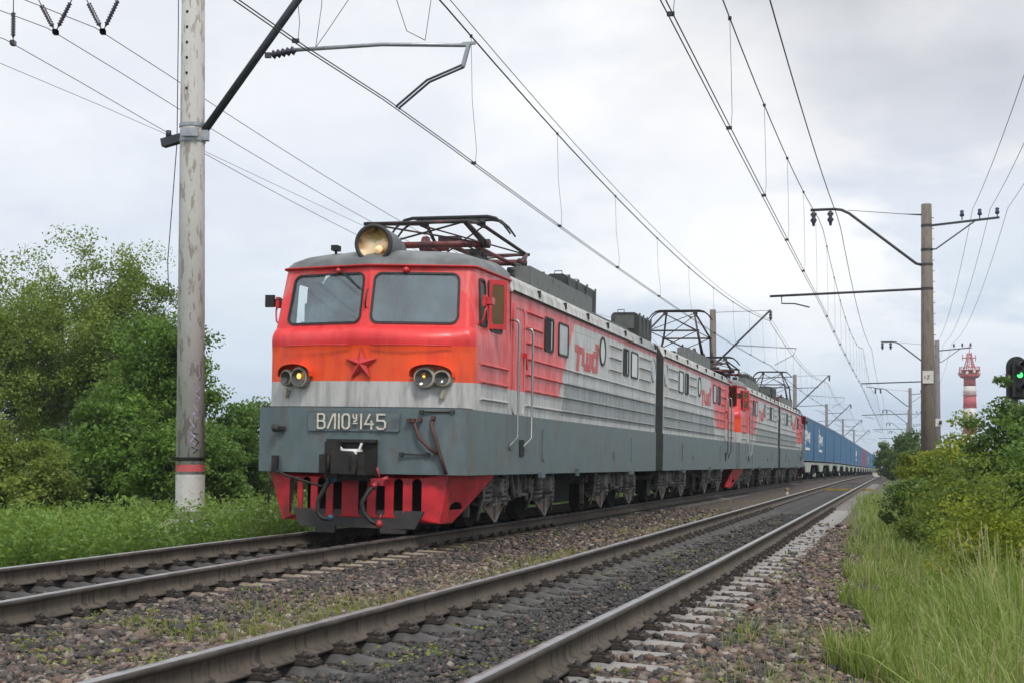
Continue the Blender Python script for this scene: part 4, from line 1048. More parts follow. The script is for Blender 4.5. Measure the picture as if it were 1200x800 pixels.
sel = (wave(P,2.2,6)*1.1+wave(P,.5,8)*.5-np.abs(tt+1.65)*.60+r.normal(0,.12,len(P))) > -.05; P = P[sel]
blades('middle_weeds', 'yellowish short grass along the gravel between the two tracks', P, .05+.13*r.random(len(P))**2, np.full(len(P), .007)*(1+.04*P[:,1]), G_MOSS, 23, .6)
P, r = scatter(60000, 7.5, 40, 9, 110, 51); P[:,2] -= .02
blades('meadow_grass', 'tall meadow grass beyond the shrubs on the right', P, .35+.35*r.random(len(P)), (.010+.012*r.random(len(P))**2)*(1+.03*P[:,1]), G_GRASS, 52, .5)
P, r = scatter(60000, -5.5, -45, 14, 120, 53, train_x)
blades('field_grass', 'rough grass of the field left of the train track', P, .25+.35*r.random(len(P)), (.010+.012*r.random(len(P))**2)*(1+.03*P[:,1]), G_GRASS, 54, .5)
def sprigs(name, label, P, r, size, mat, n=7):
    N = len(P); cen = np.repeat(P, n, 0)+r.normal(0,1,(N*n,3))*np.array([.035,.035,.02])+np.array([0,0,.05])
    V, F = leaf_quads(cen, size*(.6+.8*r.random(N*n)), r, 1.0, .7); t = np.repeat(np.clip(r.random(N*n)*.7, 0, 1), 4)
    o = bulk(name, V, F, mat, None, {'tint': t}); tag(o, label, 'weeds', kind='stuff')
P, r = scatter(4200, -4.0, 3.0, 6.0, 60, 14); sel = wave(P,1.4,9)+r.normal(0,.35,len(P)) > .25+.35*(np.abs((P[:,0]-np.array([near_x(y) for y in P[:,1]]))*.9673) < .9); sprigs('leafy_sprigs', 'small yellow green sprigs growing out of the gravel', P[sel], r, .035, G_MOSS, 9)
# rank weeds left of the train track
P, r = scatter(3400, -2.3, -7.0, 12.5, 60, 15, train_x)
def weed_bed(name, label, P, r, hh, n, size, mat):
    N = len(P); H = hh*(.6+.7*r.random(N)); cen = np.repeat(P, n, 0); k = r.random(N*n)
    cen[:,2] += np.repeat(H, n)*k; cen[:,:2] += r.normal(0,1,(N*n,2))*(.05+.12*k[:,None])
    V, F = leaf_quads(cen, size*(.6+.8*r.random(N*n)), r, .5, .38); t = np.clip(.25+.5*k+r.normal(0,.15,N*n), 0, 1)
    o = bulk(name, V, F, mat, None, {'tint': np.repeat(t, 4)}); tag(o, label, 'weeds', kind='stuff')
weed_bed('rank_weeds', 'bright green leafy weeds along the far side of the train track', P, r, .80, 46, .085, G_WEED)

def tree(name, label, cat, base, H, rx, rz, cz, n_cl, per, ls, mat, bark, seed, tr=.14, group=None, ry=None, cl=.55, droop=0., lobes=.3, trunk_lean=(0,0), flat=.6, stems=1):
    """trunk with limbs that reach the leaf clumps, and a crown of small leaves gathered in clumps with gaps between"""
    r = np.random.default_rng(seed); ry = ry or rx; bx, by, bz = base
    R = empty(name, base, (0,0,0), label, cat, group)
    d = r.normal(size=(n_cl,3)); d /= np.linalg.norm(d, axis=1, keepdims=True)
    rad = (.35+.65*r.random(n_cl)**.6)*(1+lobes*np.sin(3*np.arctan2(d[:,1],d[:,0])+2.5*d[:,2]+seed)*.6+lobes*r.normal(0,.35,n_cl))
    cc = d*rad[:,None]*np.array([rx,ry,rz])+np.array([trunk_lean[0],trunk_lean[1],cz])
    cc = cc[cc[:,2] > .12*H*0+.15]
    tb = MB()
    for s in range(stems):
        ox, oy = (0,0) if stems == 1 else (r.normal(0,.12)*rx, r.normal(0,.12)*rx)
        ht = min(H*.92, cz+rz*.75); pts = []
        for i in range(7):
            f = i/6; pts.append((ox*(1+f)+trunk_lean[0]*f+.12*math.sin(f*5+seed+s)*tr*4*f, oy*(1+f)+trunk_lean[1]*f+.1*math.cos(f*4+seed)*tr*4*f, -.1+f*ht))
        tb.tube(pts, [tr*(1-.85*i/6)/math.sqrt(stems) for i in range(7)], 8, cap=False)
        for c in cc[r.permutation(len(cc))[:max(6, 26//stems)]]:
            zs = max(.1*H, c[2]-abs(r.normal(.3,.12))*rz*1.2-.25*math.hypot(c[0], c[1])); f = min(.95, max(.05, zs/ht)); i = min(5, int(f*6)); g = f*6-i
            p = [pts[i][k]+(pts[i+1][k]-pts[i][k])*g for k in range(3)]
            m = [(p[k]+c[k])/2 for k in range(3)]; m[2] += .08*rz
            rr = tr*(1-.8*f)*.5/math.sqrt(stems); tb.tube([p, m, tuple(c)], [rr, rr*.6, rr*.2], 5, cap=False)
    tb.build('trunk', bark, R, fix=False)
    nl = len(cc)*per; cid = np.repeat(np.arange(len(cc)), per); csz = cl*(.6+.8*r.random(len(cc)))
    off = r.normal(size=(nl,3)); off /= np.linalg.norm(off, axis=1, keepdims=True); off *= (r.random(nl)**.45)[:,None]
    cen = cc[cid]+off*csz[cid][:,None]*np.array([1,1,flat]); 
    if droop: cen[:,2] -= droop*r.random(nl)**1.5*(.4+np.abs(off[:,0]))
    V, F = leaf_quads(cen, ls*(.6+.8*r.random(nl)), r, .35, .62, off*1.1)
    tint = np.clip(.45+.20*r.normal(size=len(cc))[cid]+.13*r.normal(size=nl), 0, 1)
    bulk('crown', V, F, mat, R, {'tint': np.repeat(tint, 4)})
    return R
BARK = pm("brown_bark", (.075,.062,.05), .9, 0, .35, 9, (.03,.028,.024), 5, .6, .4, 20)
def birch_bark():
    t = NT("birch_bark"); n = t.noise(1.5, 5, .7, t.coord(scale=(4,4,9))); t.l(t.mix(t.rng(n, .52, .62), (.46,.45,.42), (.05,.045,.04)), t.b.inputs['Base Color']); t.b.inputs['Roughness'].default_value = .8; return t.mat
BIRCH = birch_bark()
L_OAK = leafmat("maple_leaf", [(.03,.075,.009),(.062,.135,.014),(.105,.20,.022),(.165,.27,.04)], .3)
L_BIR = leafmat("birch_leaf", [(.07,.115,.018),(.13,.195,.03),(.19,.265,.048),(.27,.34,.08)], .35)
L_WIL = leafmat("willow_leaf", [(.06,.10,.014),(.12,.17,.024),(.175,.23,.035),(.25,.28,.055)], .35)
L_LIM = leafmat("lime_leaf", [(.05,.12,.02),(.08,.165,.028),(.11,.20,.04),(.15,.24,.05)], .35)
L_YEL = leafmat("yellow_green_leaf", [(.10,.15,.012),(.17,.215,.016),(.25,.28,.022),(.33,.33,.035)], .4)
L_DRK = leafmat("dark_shrub_leaf", [(.025,.06,.012),(.045,.095,.016),(.075,.14,.024),(.11,.185,.035)], .25)
def at(px, Y): return ((px-600)/FPX*Y)
def tg(px, Y, dz=0): x = at(px, Y); return (x, Y, ground_z(x, Y)+dz)
# ------------------------------------------------------------------ the train
def place(o, dist, flip=False):
    Y = along(train_x, 21.02, dist); Y2 = along(train_x, Y, -8 if flip else 8)
    a = math.atan2(train_x(Y2)-train_x(Y), Y2-Y); p = (grade(Y2)-grade(Y))/8*(1)
    o.location = (train_x(Y), Y, grade(Y)); o.rotation_euler = (p, -CANT if flip else CANT, -a)
    return Y
locoA = section(); GL = 'electric locomotive sections'
place(locoA, 0); tag(locoA, 'leading red and grey locomotive section with number plate, red star and big roof lamp', 'locomotive', GL)
locoB = copy_tree(locoA, None, ('roof_box','pantograph')); place(locoB, 32.3, True); tag(locoB, 'second grey locomotive section behind the leading one, its collector raised to the wire', 'locomotive', GL)
locoC = copy_tree(locoA); place(locoC, 33.55); tag(locoC, 'third locomotive section, its red and orange cab facing us behind the second section', 'locomotive', GL)
locoD = copy_tree(locoA, None, ('roof_box','pantograph')); place(locoD, 65.85, True); tag(locoD, 'last grey locomotive section, next to the first blue container', 'locomotive', GL)
for o_ in (locoB, locoD): pantograph(o_, 2.9, 4.50, 6.06)

M_CBLUE = pm("container_blue", (.045,.135,.265), .45, 0, .12, .5, (.05,.10,.16), .8, .35)
M_CRED = pm("container_red", (.42,.03,.05), .45, 0, .12, .5)
M_SILL = pm("wagon_pale_green", (.36,.40,.35), .6, 0, .2, 1.2, (.12,.10,.08), 1.5, .5)
M_ORANGE = pm("mark_orange", (.55,.32,.06), .5)
def container(mat, logo):
    L, Wd, H = 12.19, 2.44, 2.75; R = empty('shipping_container')
    s = MB()
    for sx in (-1, 1):
        ys = []; y = .12; k = 0
        while y < L-.12:
            ys += [(y, 0), (y+.07, -.035), (y+.16, -.035), (y+.23, 0)]; y += .30
        ys.append((L-.1, 0)); V = []
        for yy, dx in ys: V += [(sx*(Wd/2-.012+dx), yy, .10), (sx*(Wd/2-.012+dx), yy, H-.08)]
        s.add(V, [(2*i, 2*i+2, 2*i+3, 2*i+1) for i in range(len(ys)-1)])
    s.box((0,L/2,H-.04), (Wd-.12,L-.2,.03)); s.box((0,.06,H/2), (Wd-.2,.03,H-.2)); s.box((0,L-.06,H/2), (Wd-.2,.03,H-.2)); s.box((0,L/2,.09), (Wd-.12,L-.2,.03))
    s.build('panel', mat, R)
    f = MB()
    for sx in (-1, 1):
        f.box((sx*(Wd/2-.05),L/2,.06), (.1,L,.12)); f.box((sx*(Wd/2-.05),L/2,H-.05), (.1,L,.10))
        for y in (.06, L-.06): f.box((sx*(Wd/2-.06),y,H/2), (.12,.12,H-.24))
    for y in (.06, L-.06): f.box((0,y,.06), (Wd-.22,.12,.12)); f.box((0,y,H-.05), (Wd-.22,.12,.10))
    f.build('frame', mat, R)
    c = MB()
    for sx in (-1, 1):
        for y in (.09, L-.09):
            for z in (.06, H-.05): c.box((sx*(Wd/2-.075),y,z), (.16,.182,.124))
    c.build('corner_casting', GREYB, R)
    if logo:
        for sx in (-1, 1):
            t = MB(); y0 = 4.6 if sx > 0 else L-4.6; fn = lambda a, b, q: (sx*(Wd/2-.008+q), y0+sx*a*1.15, b)
            g = lambda pts, w=.19: stroke(t, [(x*2.9, .62+y*1.3) for x, y in pts], w, .006, fn)
            g([(.02,1.28),(.20,1.12),(.28,.95),(.28,.70),(.18,.58),(.06,.62),(.0,.75),(.04,.90),(.16,.94),(.26,.90)])
            g([(.42,.45),(.42,.92),(.60,.92),(.66,.80),(.58,.66),(.44,.66)]); g([(.76,.52),(.76,.90)]); g([(.76,.56),(.98,.88)]); g([(.98,.50),(.98,.90)])
            g([(1.12,.70),(1.34,.70),(1.32,.88),(1.18,.90),(1.10,.76),(1.14,.52),(1.34,.50)])
            g([(.0,.42),(.12,.40),(.14,.10)]); g([(.14,.14),(1.3,.14)], .16); o = t.build('lettering', M_WHITE, R)
            t = MB(); t.prism(circle(.05, .62+.05, .12, 10), 0, .006, lambda a, b, q: fn(a*1.0, b, q)); t.prism(circle(.40, .62+.82*1.3, .12, 10), 0, .009, fn); t.build('emblem', M_ORANGE, o)
    return R
def wagon():
    R = empty('flat_wagon'); L = 13.1
    f = MB(); 
    for sx in (-1, 1):
        f.plate([(.2,.98),(3.5,.98),(4.6,.52),(8.5,.52),(9.6,.98),(12.9,.98),(12.9,1.14),(.2,1.14)], [], .10, lambda a, b, d: (sx*(1.18+d), a, b))
    f.box((0,L/2,1.05), (2.36,12.6,.10)); f.build('frame', M_SILL, R)
    d = MB()
    for k in range(14): d.box((1.30,.5+k*.93,1.18), (.10,.07,.10)); d.box((-1.30,.5+k*.93,1.18), (.10,.07,.10))
    d.box((0,L/2,1.155), (2.5,12.7,.03)); d.bar((0,-.45,1.0),(0,L+.45,1.0),.25,.25); d.build('deck', STEEL_D, R)
    for yb in (2.0, 11.1):
        b = MB()
        for sx in (-1, 1): b.plate([(-1.3,.45),(-.5,.35),(.5,.35),(1.3,.45),(1.3,.65),(.4,.85),(-.4,.85),(-1.3,.65)], [], .12, lambda a, c, q: (sx*(.95+q), yb+a, c))
        b.box((0,yb,.7), (1.9,.5,.35)); B = b.build('bogie', STEEL_D, R)
        for s in (-.92,.92):
            w = MB()
            for sx in (-1, 1): w.lathe([(.1,-.06),(.44,-.06),(.475,-.03),(.475,.05),(.1,.07)], (sx*.80,yb+s,.478), 'x', 20)
            w.cyl((-.8,yb+s,.478),(.8,yb+s,.478),.08,8); w.build('wheel', M_WHEEL, B)
    return R
W0 = wagon(); CB = container(M_CBLUE, True); CB2 = container(M_CBLUE, False); CR = container(M_CRED, False)
d = 67.1; usedC = set()
names_ord = ['first','second','third','fourth','fifth','sixth','seventh','eighth','ninth','tenth','eleventh','twelfth','thirteenth','fourteenth','fifteenth','sixteenth','seventeenth','eighteenth','nineteenth','twentieth','twenty-first','twenty-second','twenty-third','twenty-fourth']
for i in range(24):
    w = W0 if i == 0 else copy_tree(W0); Y = place(w, d)
    tag(w, f'pale green flat wagon carrying the {names_ord[i]} container behind the locomotives', 'wagon', 'flat wagons of the freight train')
    src = CR if i in (10, 20, 21, 22, 23) else (CB if i in (0, 1, 7, 12, 14) else CB2)
    c = src if src.name not in usedC else copy_tree(src); usedC.add(src.name); place(c, d+.45)
    c.location.z += 1.172
    col = 'red' if src is CR else 'blue'; txt = ' with white lettering' if src is CB else ''
    tag(c, f'{col} shipping container{txt}, {names_ord[i]} behind the locomotives', 'container', 'containers on the freight train')
    d += 13.75

# ------------------------------------------------------------------ catenary masts
def conc_mat(name, base, patch, amt):
    t = NT(name); v = t.coord(scale=(7,7,1.6)); n = t.noise(1.6, 7, .65, v); n2 = t.noise(.7, 4, .6)
    c = t.mix(t.rng(n2, .3, .7), tuple(k*.85 for k in base), base); c = t.mix(t.math('MULTIPLY', t.rng(n, .53, .58), amt), c, patch)
    n3 = t.noise(2, 4, .7, t.coord(scale=(12,12,.35), loc=(3,1,0))); c = t.mix(t.math('MULTIPLY', t.rng(n3, .60, .72), .6), c, (.12,.11,.10))
    t.l(c, t.b.inputs['Base Color']); t.b.inputs['Roughness'].default_value = .85; t.bump(n, .25, .01); return t.mat
M_CON1 = conc_mat("mast_concrete_whitewashed", (.50,.49,.46), (.24,.215,.185), .8)
M_CON2 = conc_mat("mast_concrete_brown", (.175,.148,.122), (.10,.085,.07), .7)
M_CON3 = pm("far_mast_concrete", (.16,.15,.15), .85, 0, .25, .8)
M_BAND = pm("band_red", (.50,.10,.10), .6, 0, .2, 8)
M_WHITEB = pm("mast_foot_whitewash", (.55,.54,.52), .8, 0, .2, 6, (.25,.24,.22), 6, .6)
M_ARM = pm("cantilever_dark", (.045,.05,.06), .55, .3, .25, 4)
M_SIGN = pm("number_board", (.55,.53,.50), .6, 0, .15, 8)
M_FOUND = pm("foundation_concrete", (.40,.39,.37), .85, 0, .3, 4, (.16,.15,.13), 3, .5)
def ins(mb, a, b, r=.07, n=5, discs=True):
    a, b = Vector(a), Vector(b); k = 2*n+1
    pts = [a+(b-a)*i/k for i in range(k+1)]; mb.tube(pts, [r*.35]+[r if i % 2 else r*.45 for i in range(1, k)]+[r*.35], 10)
class Mast:
    def __init__(s, name, X, Y, side, h, r0, r1, mat, label, group, band=True):
        dx, dy = dirv(near_x if side < 0 else train_x, Y); s.n = Vector((dy*side, -dx*side, 0))      # towards its track
        z = ground_z(X, Y)-.3; s.z0 = grade(Y); s.o = Vector((X, Y, 0)); s.R = empty(name, (X, Y, 0), (0,0,0), label, 'mast', group)
        m = MB(); m.tube([(0,0,z),(0,0,(z+s.z0+h)/2),(0,0,s.z0+h)], [r0,(r0+r1)/2,r1], 20); m.build('shaft', mat, s.R)
        s.r = lambda q: r0+(r1-r0)*(q-z)/(s.z0+h-z)
        if band:
            b = MB(); rr = s.r(.95+s.z0)+.003; b.lathe([(rr,s.z0+.86),(rr,s.z0+.97)], n=20, cap=False); b.build('painted_band', M_BAND, s.R)
    def p(s, t, z, along_=0): return Vector((s.n.x*t-s.n.y*along_, s.n.y*t+s.n.x*along_, z+s.z0))
# --- the near left mast
GM = 'catenary masts'
lm = Mast('catenary_mast', -5.09, 23.5, 1, 11.6, .235, .165, M_CON1, 'tall whitewashed concrete mast with peeling paint and red band, left of the leading locomotive', GM)
R = lm.R; P_ = lm.p
m = MB(); zg = ground_z(-5.09, 23.5); m.box((0,0,-.12), (.72,.72,.52)); m.box((-.42,.1,-.14), (.3,.5,.40)); m.build('foundation', M_FOUND, R, bevel=.03)
m = MB(); rr = lm.r(.7)+.006; m.lathe([(rr-.004,.14),(rr-.002,.85)], n=20, cap=False); m.build('whitewash', M_WHITEB, R)
m = MB(); rr = lm.r(1.1)+.012; m.lathe([(rr,1.07),(rr,1.12)], n=20, cap=False); m.box(Vector((-.20,-.16,1.1)), (.12,.1,.05)); m.tube([(-.3,-.1,1.12),(-.12,-.25,1.08),(.22,-.14,1.10)], .012, 5); m.build('strap', STEEL_D, R)
for k in range(7):
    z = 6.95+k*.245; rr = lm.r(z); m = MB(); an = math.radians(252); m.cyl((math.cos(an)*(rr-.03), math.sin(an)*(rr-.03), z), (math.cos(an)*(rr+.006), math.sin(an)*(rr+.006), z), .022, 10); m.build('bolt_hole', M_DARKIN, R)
m = MB()
for z in (6.12, 6.36): rr = lm.r(z)+.015; m.lathe([(rr,z),(rr,z+.05)], n=20, cap=False)
m.box(P_(.22,6.18), (.12,.12,.16)); m.box(P_(.0,6.2)+Vector((0,-.24,0)), (.28,.05,.13)); m.build('clamp', GALV, R)
m = MB(); m.bar(P_(-.18,6.17), P_(-.52,6.10), .14, .13); m.tube([P_(-.42,6.2),P_(-.42,6.30)], .045, 8); m.build('wire_bracket', M_ARM, R); 
m = MB(); m.tube([P_(.16,6.2), P_(1.776,8.2), P_(2.95,9.66), P_(3.3,9.72)], .062, 12); A = m.build('cantilever', M_ARM, R)
m = MB(); m.tube([P_(.1,9.75), P_(2.9,9.75)], .014, 6); m.build('tie_rod', M_ARM, R)
m = MB(); ins(m, P_(3.2,9.68), P_(3.2,8.95), .11, 4); m.build('insulator', INSUL, R)
m = MB(); ins(m, P_(1.36,7.39), P_(1.80,7.44), .075, 5); m.box(P_(1.30,7.39), (.10,.06,.08)); ii = m.build('insulator', INSUL, R)
m = MB(); m.tube([P_(1.78,7.44), P_(3.2,7.42), P_(4.62,7.30)], .032, 8); B = m.build('registration_arm', GALV, R)
m = MB(); m.bar(P_(4.60,7.33), P_(4.50,6.98), .07, .05); m.bar(P_(4.5,7.33,.0), P_(4.70,7.33), .05,.04); m.build('bracket', GALV, B)
for k, dy_ in enumerate((-.06, .06)):
    m = MB(); m.tube([P_(4.50,6.99,dy_), P_(3.95,6.80,dy_), P_(3.47,6.44,dy_), P_(3.46,6.41,dy_)], .018, 6); m.build('steady_arm', M_ARM, B)
m = MB()
for t0 in (2.1, 3.9): m.tube([P_(t0,7.44), P_(t0+.1,8.1), P_(t0+.12,8.8)], .005, 4)
m.tube([P_(2.1,7.45), P_(2.3,7.7), P_(2.75,8.3), P_(3.1,8.9)], .006, 4); m.tube([P_(3.9,7.43), P_(3.6,7.6), P_(3.4,8.2), P_(3.2,8.9)], .006, 4); m.build('dropper', WIRE, R)
m = MB(); m.tube([P_(-.27,10.5),P_(-.26,8),P_(-.27,6.1),P_(-.34,5.2),P_(-.42,4.2),P_(-.40,3.7)], .008, 5); m.build('earth_wire', WIRE, R)
gm_ = pm("graffiti_violet", (.36,.27,.42), .7, 0, .2, 10); gk = pm("graffiti_black", (.03,.03,.035), .7)
def on_pole(px_, z, q):                                          # graffiti wraps the shaft: px_ metres round, z up
    a = math.radians(292)+px_/.225; r_ = lm.r(z)+.003+q; return (r_*math.cos(a), r_*math.sin(a), z)
m = MB(); gfn = lambda a, b, q: on_pole(a, b, q)
for pts in ([(-.05,1.52),(.03,1.45),(-.04,1.36),(.05,1.32)], [(-.06,1.72),(.02,1.60),(-.05,1.58)], [(0,1.95),(.08,1.85),(.0,1.80),(.08,1.72)], [(.04,2.1),(.11,2.05),(.05,1.98)], [(.02,2.3),(.10,2.2),(.04,2.15)], [(.08,2.55),(.12,2.4),(.05,2.35)]): stroke(m, pts, .02, .002, gfn)
m.build('graffiti', gm_, R)
m = MB()
for pts in ([(-.02,1.28),(.08,1.24),(.0,1.18)], [(.02,1.42),(.10,1.36),(.04,1.30)], [(.0,1.50),(.09,1.48)]): stroke(m, pts, .018, .002, gfn)
m.build('graffiti', gk, R)

# --- masts on the right of the near track (with power line crossarm) and on the left of the train track
def right_mast(X, Y, mat, label, detail):
    M = Mast('catenary_mast', X, Y, -1, 9.0+.75, .27 if detail else .235, .17, mat, label, GM, detail); p = M.p; R = M.R
    m = MB(); m.tube([p(.2,6.88), p(5.25,6.78)], .042, 8); A = m.build('registration_arm', M_ARM, R)
    m = MB(); m.tube([p(4.85,6.78), p(4.85,6.52), p(4.4,6.50), p(3.9,6.36)], .024, 6); m.build('steady_arm', M_ARM, A)
    m = MB(); m.tube([p(.18,7.70), p(.35,7.75), p(2.55,9.55), p(2.8,9.68), p(3.05,9.72), p(3.85,9.72)], .048, 8); m.build('cantilever', M_ARM, R)
    m = MB(); m.tube([p(.15,9.40), p(.75,9.45), p(2.6,9.66)], [.03,.012,.01], 5); m.build('tie_rod', M_ARM, R)
    for t in (3.75, 3.18):
        m = MB(); ins(m, p(t,9.66), p(t,9.16), .12, 2); m.build('insulator', INSUL, R)
    m = MB(); m.bar(p(-.15,9.02), p(-2.35,9.20), .07, .07); m.tube([p(-.18,8.22), p(-.3,8.22), p(-1.55,9.10)], .026, 6); c = m.build('crossarm', M_ARM, R)
    for t in (-1.15,-1.72,-2.28):
        m = MB(); zz = 9.1+.08*(-t/2.28)+.02; m.tube([p(t,zz), p(t,zz+.15)], .02, 6); m.tube([p(t,zz+.12),p(t,zz+.18),p(t,zz+.24),p(t,zz+.30),p(t,zz+.34)], [.06,.085,.05,.075,.03], 8); m.build('insulator', pm("pin_insulator_blue", (.03,.045,.12), .3) if 'pin_insulator_blue' not in bpy.data.materials else bpy.data.materials['pin_insulator_blue'], c)
    if detail:
        m = MB()
        for z in (9.02, 8.2, 7.7, 6.88): rr = M.r(z+M.z0)+.012; m.lathe([(rr,z-.04+M.z0),(rr,z+.04+M.z0)], n=16, cap=False)
        m.build('clamp', M_ARM, R)
        m = MB()
        for k in range(14): z = 4.6+k*.36+M.z0; rr = M.r(z); m.cyl((rr*.9,-.05,z),(rr+.06,-.05,z),.012,6)
        m.build('step_bolt', M_ARM, R)
    return M
r1 = right_mast(at(1088, 50), 50, M_CON2, 'brown concrete mast standing in the bushes right of the near track, nearest on that side', True)
m = MB(); rr = r1.r(3.9)+.012; a0 = math.radians(255)
m.box((-.06,-rr-.0,4.05), (.36,.03,.42)); m.build('number_board', M_SIGN, r1.R)
m = MB()
for pts in ([(-.17,4.10),(-.17,3.98)], [(-.09,4.10),(-.02,4.10),(-.09,3.99),(-.02,3.99)]): stroke(m, pts, .02, .003, lambda a, b, q: (a, -rr-.017-q, b))
m.build('numeral', BLACK, r1.R)
m = MB(); rr = r1.r(.7)+.004; m.lathe([(rr+.004,.1),(rr,.86+r1.z0)], n=20, cap=False); m.build('whitewash', M_WHITEB, r1.R)
r2 = right_mast(at(1099, 105), 105, M_CON3, 'dark slender concrete mast just behind the brown mast, by the red and white tower', False)
m = MB(); rr = r2.r(5)+.01; m.box((0,-rr,4.3), (.5,.03,.55)); m.build('number_board', M_SIGN, r2.R)
m = MB(); m.box((.1,-rr-.15,4.3), (.2,.02,.26)); m.build('numeral', BLACK, r2.R)
for i, (X, Y, lab) in enumerate([(at(1067,165),165,'slim dark mast rising from the dark trees beyond the near track'), (near_x(222)+3.9,222,'distant mast right of the near track, fourth along that side'), (near_x(280)+3.9,280,'distant mast right of the near track, fifth along that side'), (near_x(338)+3.9,338,'tiny far mast right of the near track, at the end of the line')]):
    right_mast(X, Y, M_CON3, lab, False)
def left_mast(X, Y, mat, label):
    M = Mast('catenary_mast', X, Y, 1, 9.6, .23, .17, mat, label, GM, False); p = M.p; R = M.R
    m = MB(); m.tube([p(.16,6.6), p(3.2,9.5)], .055, 8); A = m.build('cantilever', M_ARM, R)
    m = MB(); m.tube([p(.1,9.45), p(3.1,9.47)], .014, 5); m.build('tie_rod', M_ARM, R)
    m = MB(); m.tube([p(1.25,7.6), p(4.6,7.35)], .032, 6); m.tube([p(4.6,7.35), p(4.45,7.0), p(3.4,6.45)], .02, 6); m.build('registration_arm', GALV, R)
    m = MB(); ins(m, p(3.2,9.45), p(3.2,8.9), .11, 3); m.build('insulator', INSUL, R)
    if Y > 100:
        m = MB(); m.tube([p(.1,9.4), p(-4.2,9.3)], .045, 6); m.tube([p(-.1,8.4), p(-1.6,8.9), p(-.2,8.1)], .03, 6); m.build('crossarm', M_ARM, R)
        m = MB(); m.tube([p(.1,8.3), p(2.2,8.35)], .035, 6); m.build('bracket', M_ARM, R)
    return M
for X, Y, lab in [(11.26,83,'concrete mast behind the second locomotive section'), (26.7,140,'mast behind the last locomotive section'), (42.4,200,'mast behind the second blue container'), (train_x(258)-3.2,258,'far mast behind the middle of the container train'), (train_x(318)-3.2,318,'farthest mast left of the container train')]:
    left_mast(X, Y, M_CON2 if Y < 90 else M_CON3, lab)

# ------------------------------------------------------------------ overhead wires
def span(f, masts, zs, sag, off=0., Y0=4, Y1=330, step=3.0, zg=True):
    pts = []; Y = Y0
    while Y <= Y1:
        for a, b in zip(masts, masts[1:]):
            if a <= Y < b: q = (Y-a)/(b-a); z = zs-4*sag*q*(1-q); break
        dx, dy = dirv(f, Y); pts.append((f(Y)+off*dy, Y-off*dx, z+(grade(Y) if zg else 0))); Y += step if Y < 120 else 10
    return pts
def wire(name, label, pts, r, group, cat='wire'):
    m = MB(); m.tube(pts, r, 5, False); o = m.build(name, WIRE, None, fix=False); tag(o, label, cat, group); return o
LMs = [-36, 22.6, 82.2, 139.2, 199.2, 257, 317, 380]; RMs = [-4, 51, 106, 166, 223, 281, 339, 400]
GW = 'overhead wires of the railway'
for s, w_ in ((-.03,'left'), (.03,'right')):
    wire('contact_wire', f'{w_} one of the paired contact wires above the freight train', span(train_x, LMs, 6.42, .27, s), .0085, GW)
    wire('contact_wire', f'{w_} one of the paired contact wires above the empty near track', span(near_x, RMs, 6.43, .12, s), .0085, GW)
mt = span(train_x, LMs, 8.9, .97, -.05)
w1 = wire('messenger_wire', 'thick sagging carrier wire with droppers above the freight train', mt, .015, GW)
wire('messenger_wire', 'thinner second carrier wire close beside the thick one above the train', span(train_x, LMs, 8.93, .93, .09), .008, GW)
w2 = wire('messenger_wire', 'sagging carrier wire with droppers above the empty near track', span(near_x, RMs, 9.28, 1.2, .02), .011, GW)
wire('feeder_wire', 'heavy feeder wire hung on the outer insulators of the right masts', span(near_x, RMs, 9.3, .85, .62), .013, GW)
def droppers(par, f, masts, zc, zs, sag, lat):
    for a, b in zip(masts, masts[1:]):
        if a > 180: break
        n = 9
        for k in range(n):
            q = (k+.6)/(n+.2); Y = a+(b-a)*q
            if Y < 9: continue
            dx, dy = dirv(f, Y); z1 = zs-4*sag*q*(1-q)+grade(Y); z0 = zc-4*(.27 if f is train_x else .12)*q*(1-q)+grade(Y); x, y = f(Y)+lat*dy, Y-lat*dx
            m = MB(); m.tube([(x,y,z1),(x+.02,y,(z0+z1)/2),(f(Y)+.05,Y,z0+.25),(f(Y)+.03*dy,Y,z0)], .0042, 4, False); m.box((f(Y),Y,z0+.01), (.09,.04,.05)); m.box((x,y,z1), (.05,.06,.05)); m.build('dropper', WIRE, par, fix=False)
droppers(w1, train_x, LMs, 6.42, 8.9, .97, -.05); droppers(w2, near_x, RMs, 6.43, 9.28, 1.2, .02)
for k, (off, ds) in enumerate(((5.0,'left'), (5.57,'middle'), (6.13,'right'))):
    wire('power_line', f'{ds} one of the three thin power lines on the right crossarms', span(near_x, RMs, 9.52, 1.0, off, 6, 345), .008, 'power lines on the right masts')
HVs = [-38, 29.3, 97, 165, 235, 340]
for off, ds, z in ((9.2,'upper',10.3), (10.35,'middle',10.38), (11.4,'lower',10.22)):
    wire('power_line', f'{ds} of the three bare power lines hung from strings behind the left mast', span(train_x, HVs, z, 1.35, -off, 5, 330), .009, 'power lines on the left')
wire('power_line', 'faint thin line below the three power lines at left', span(train_x, LMs, 6.35, .25, -4.1, 6, 200), .004, 'power lines on the left')
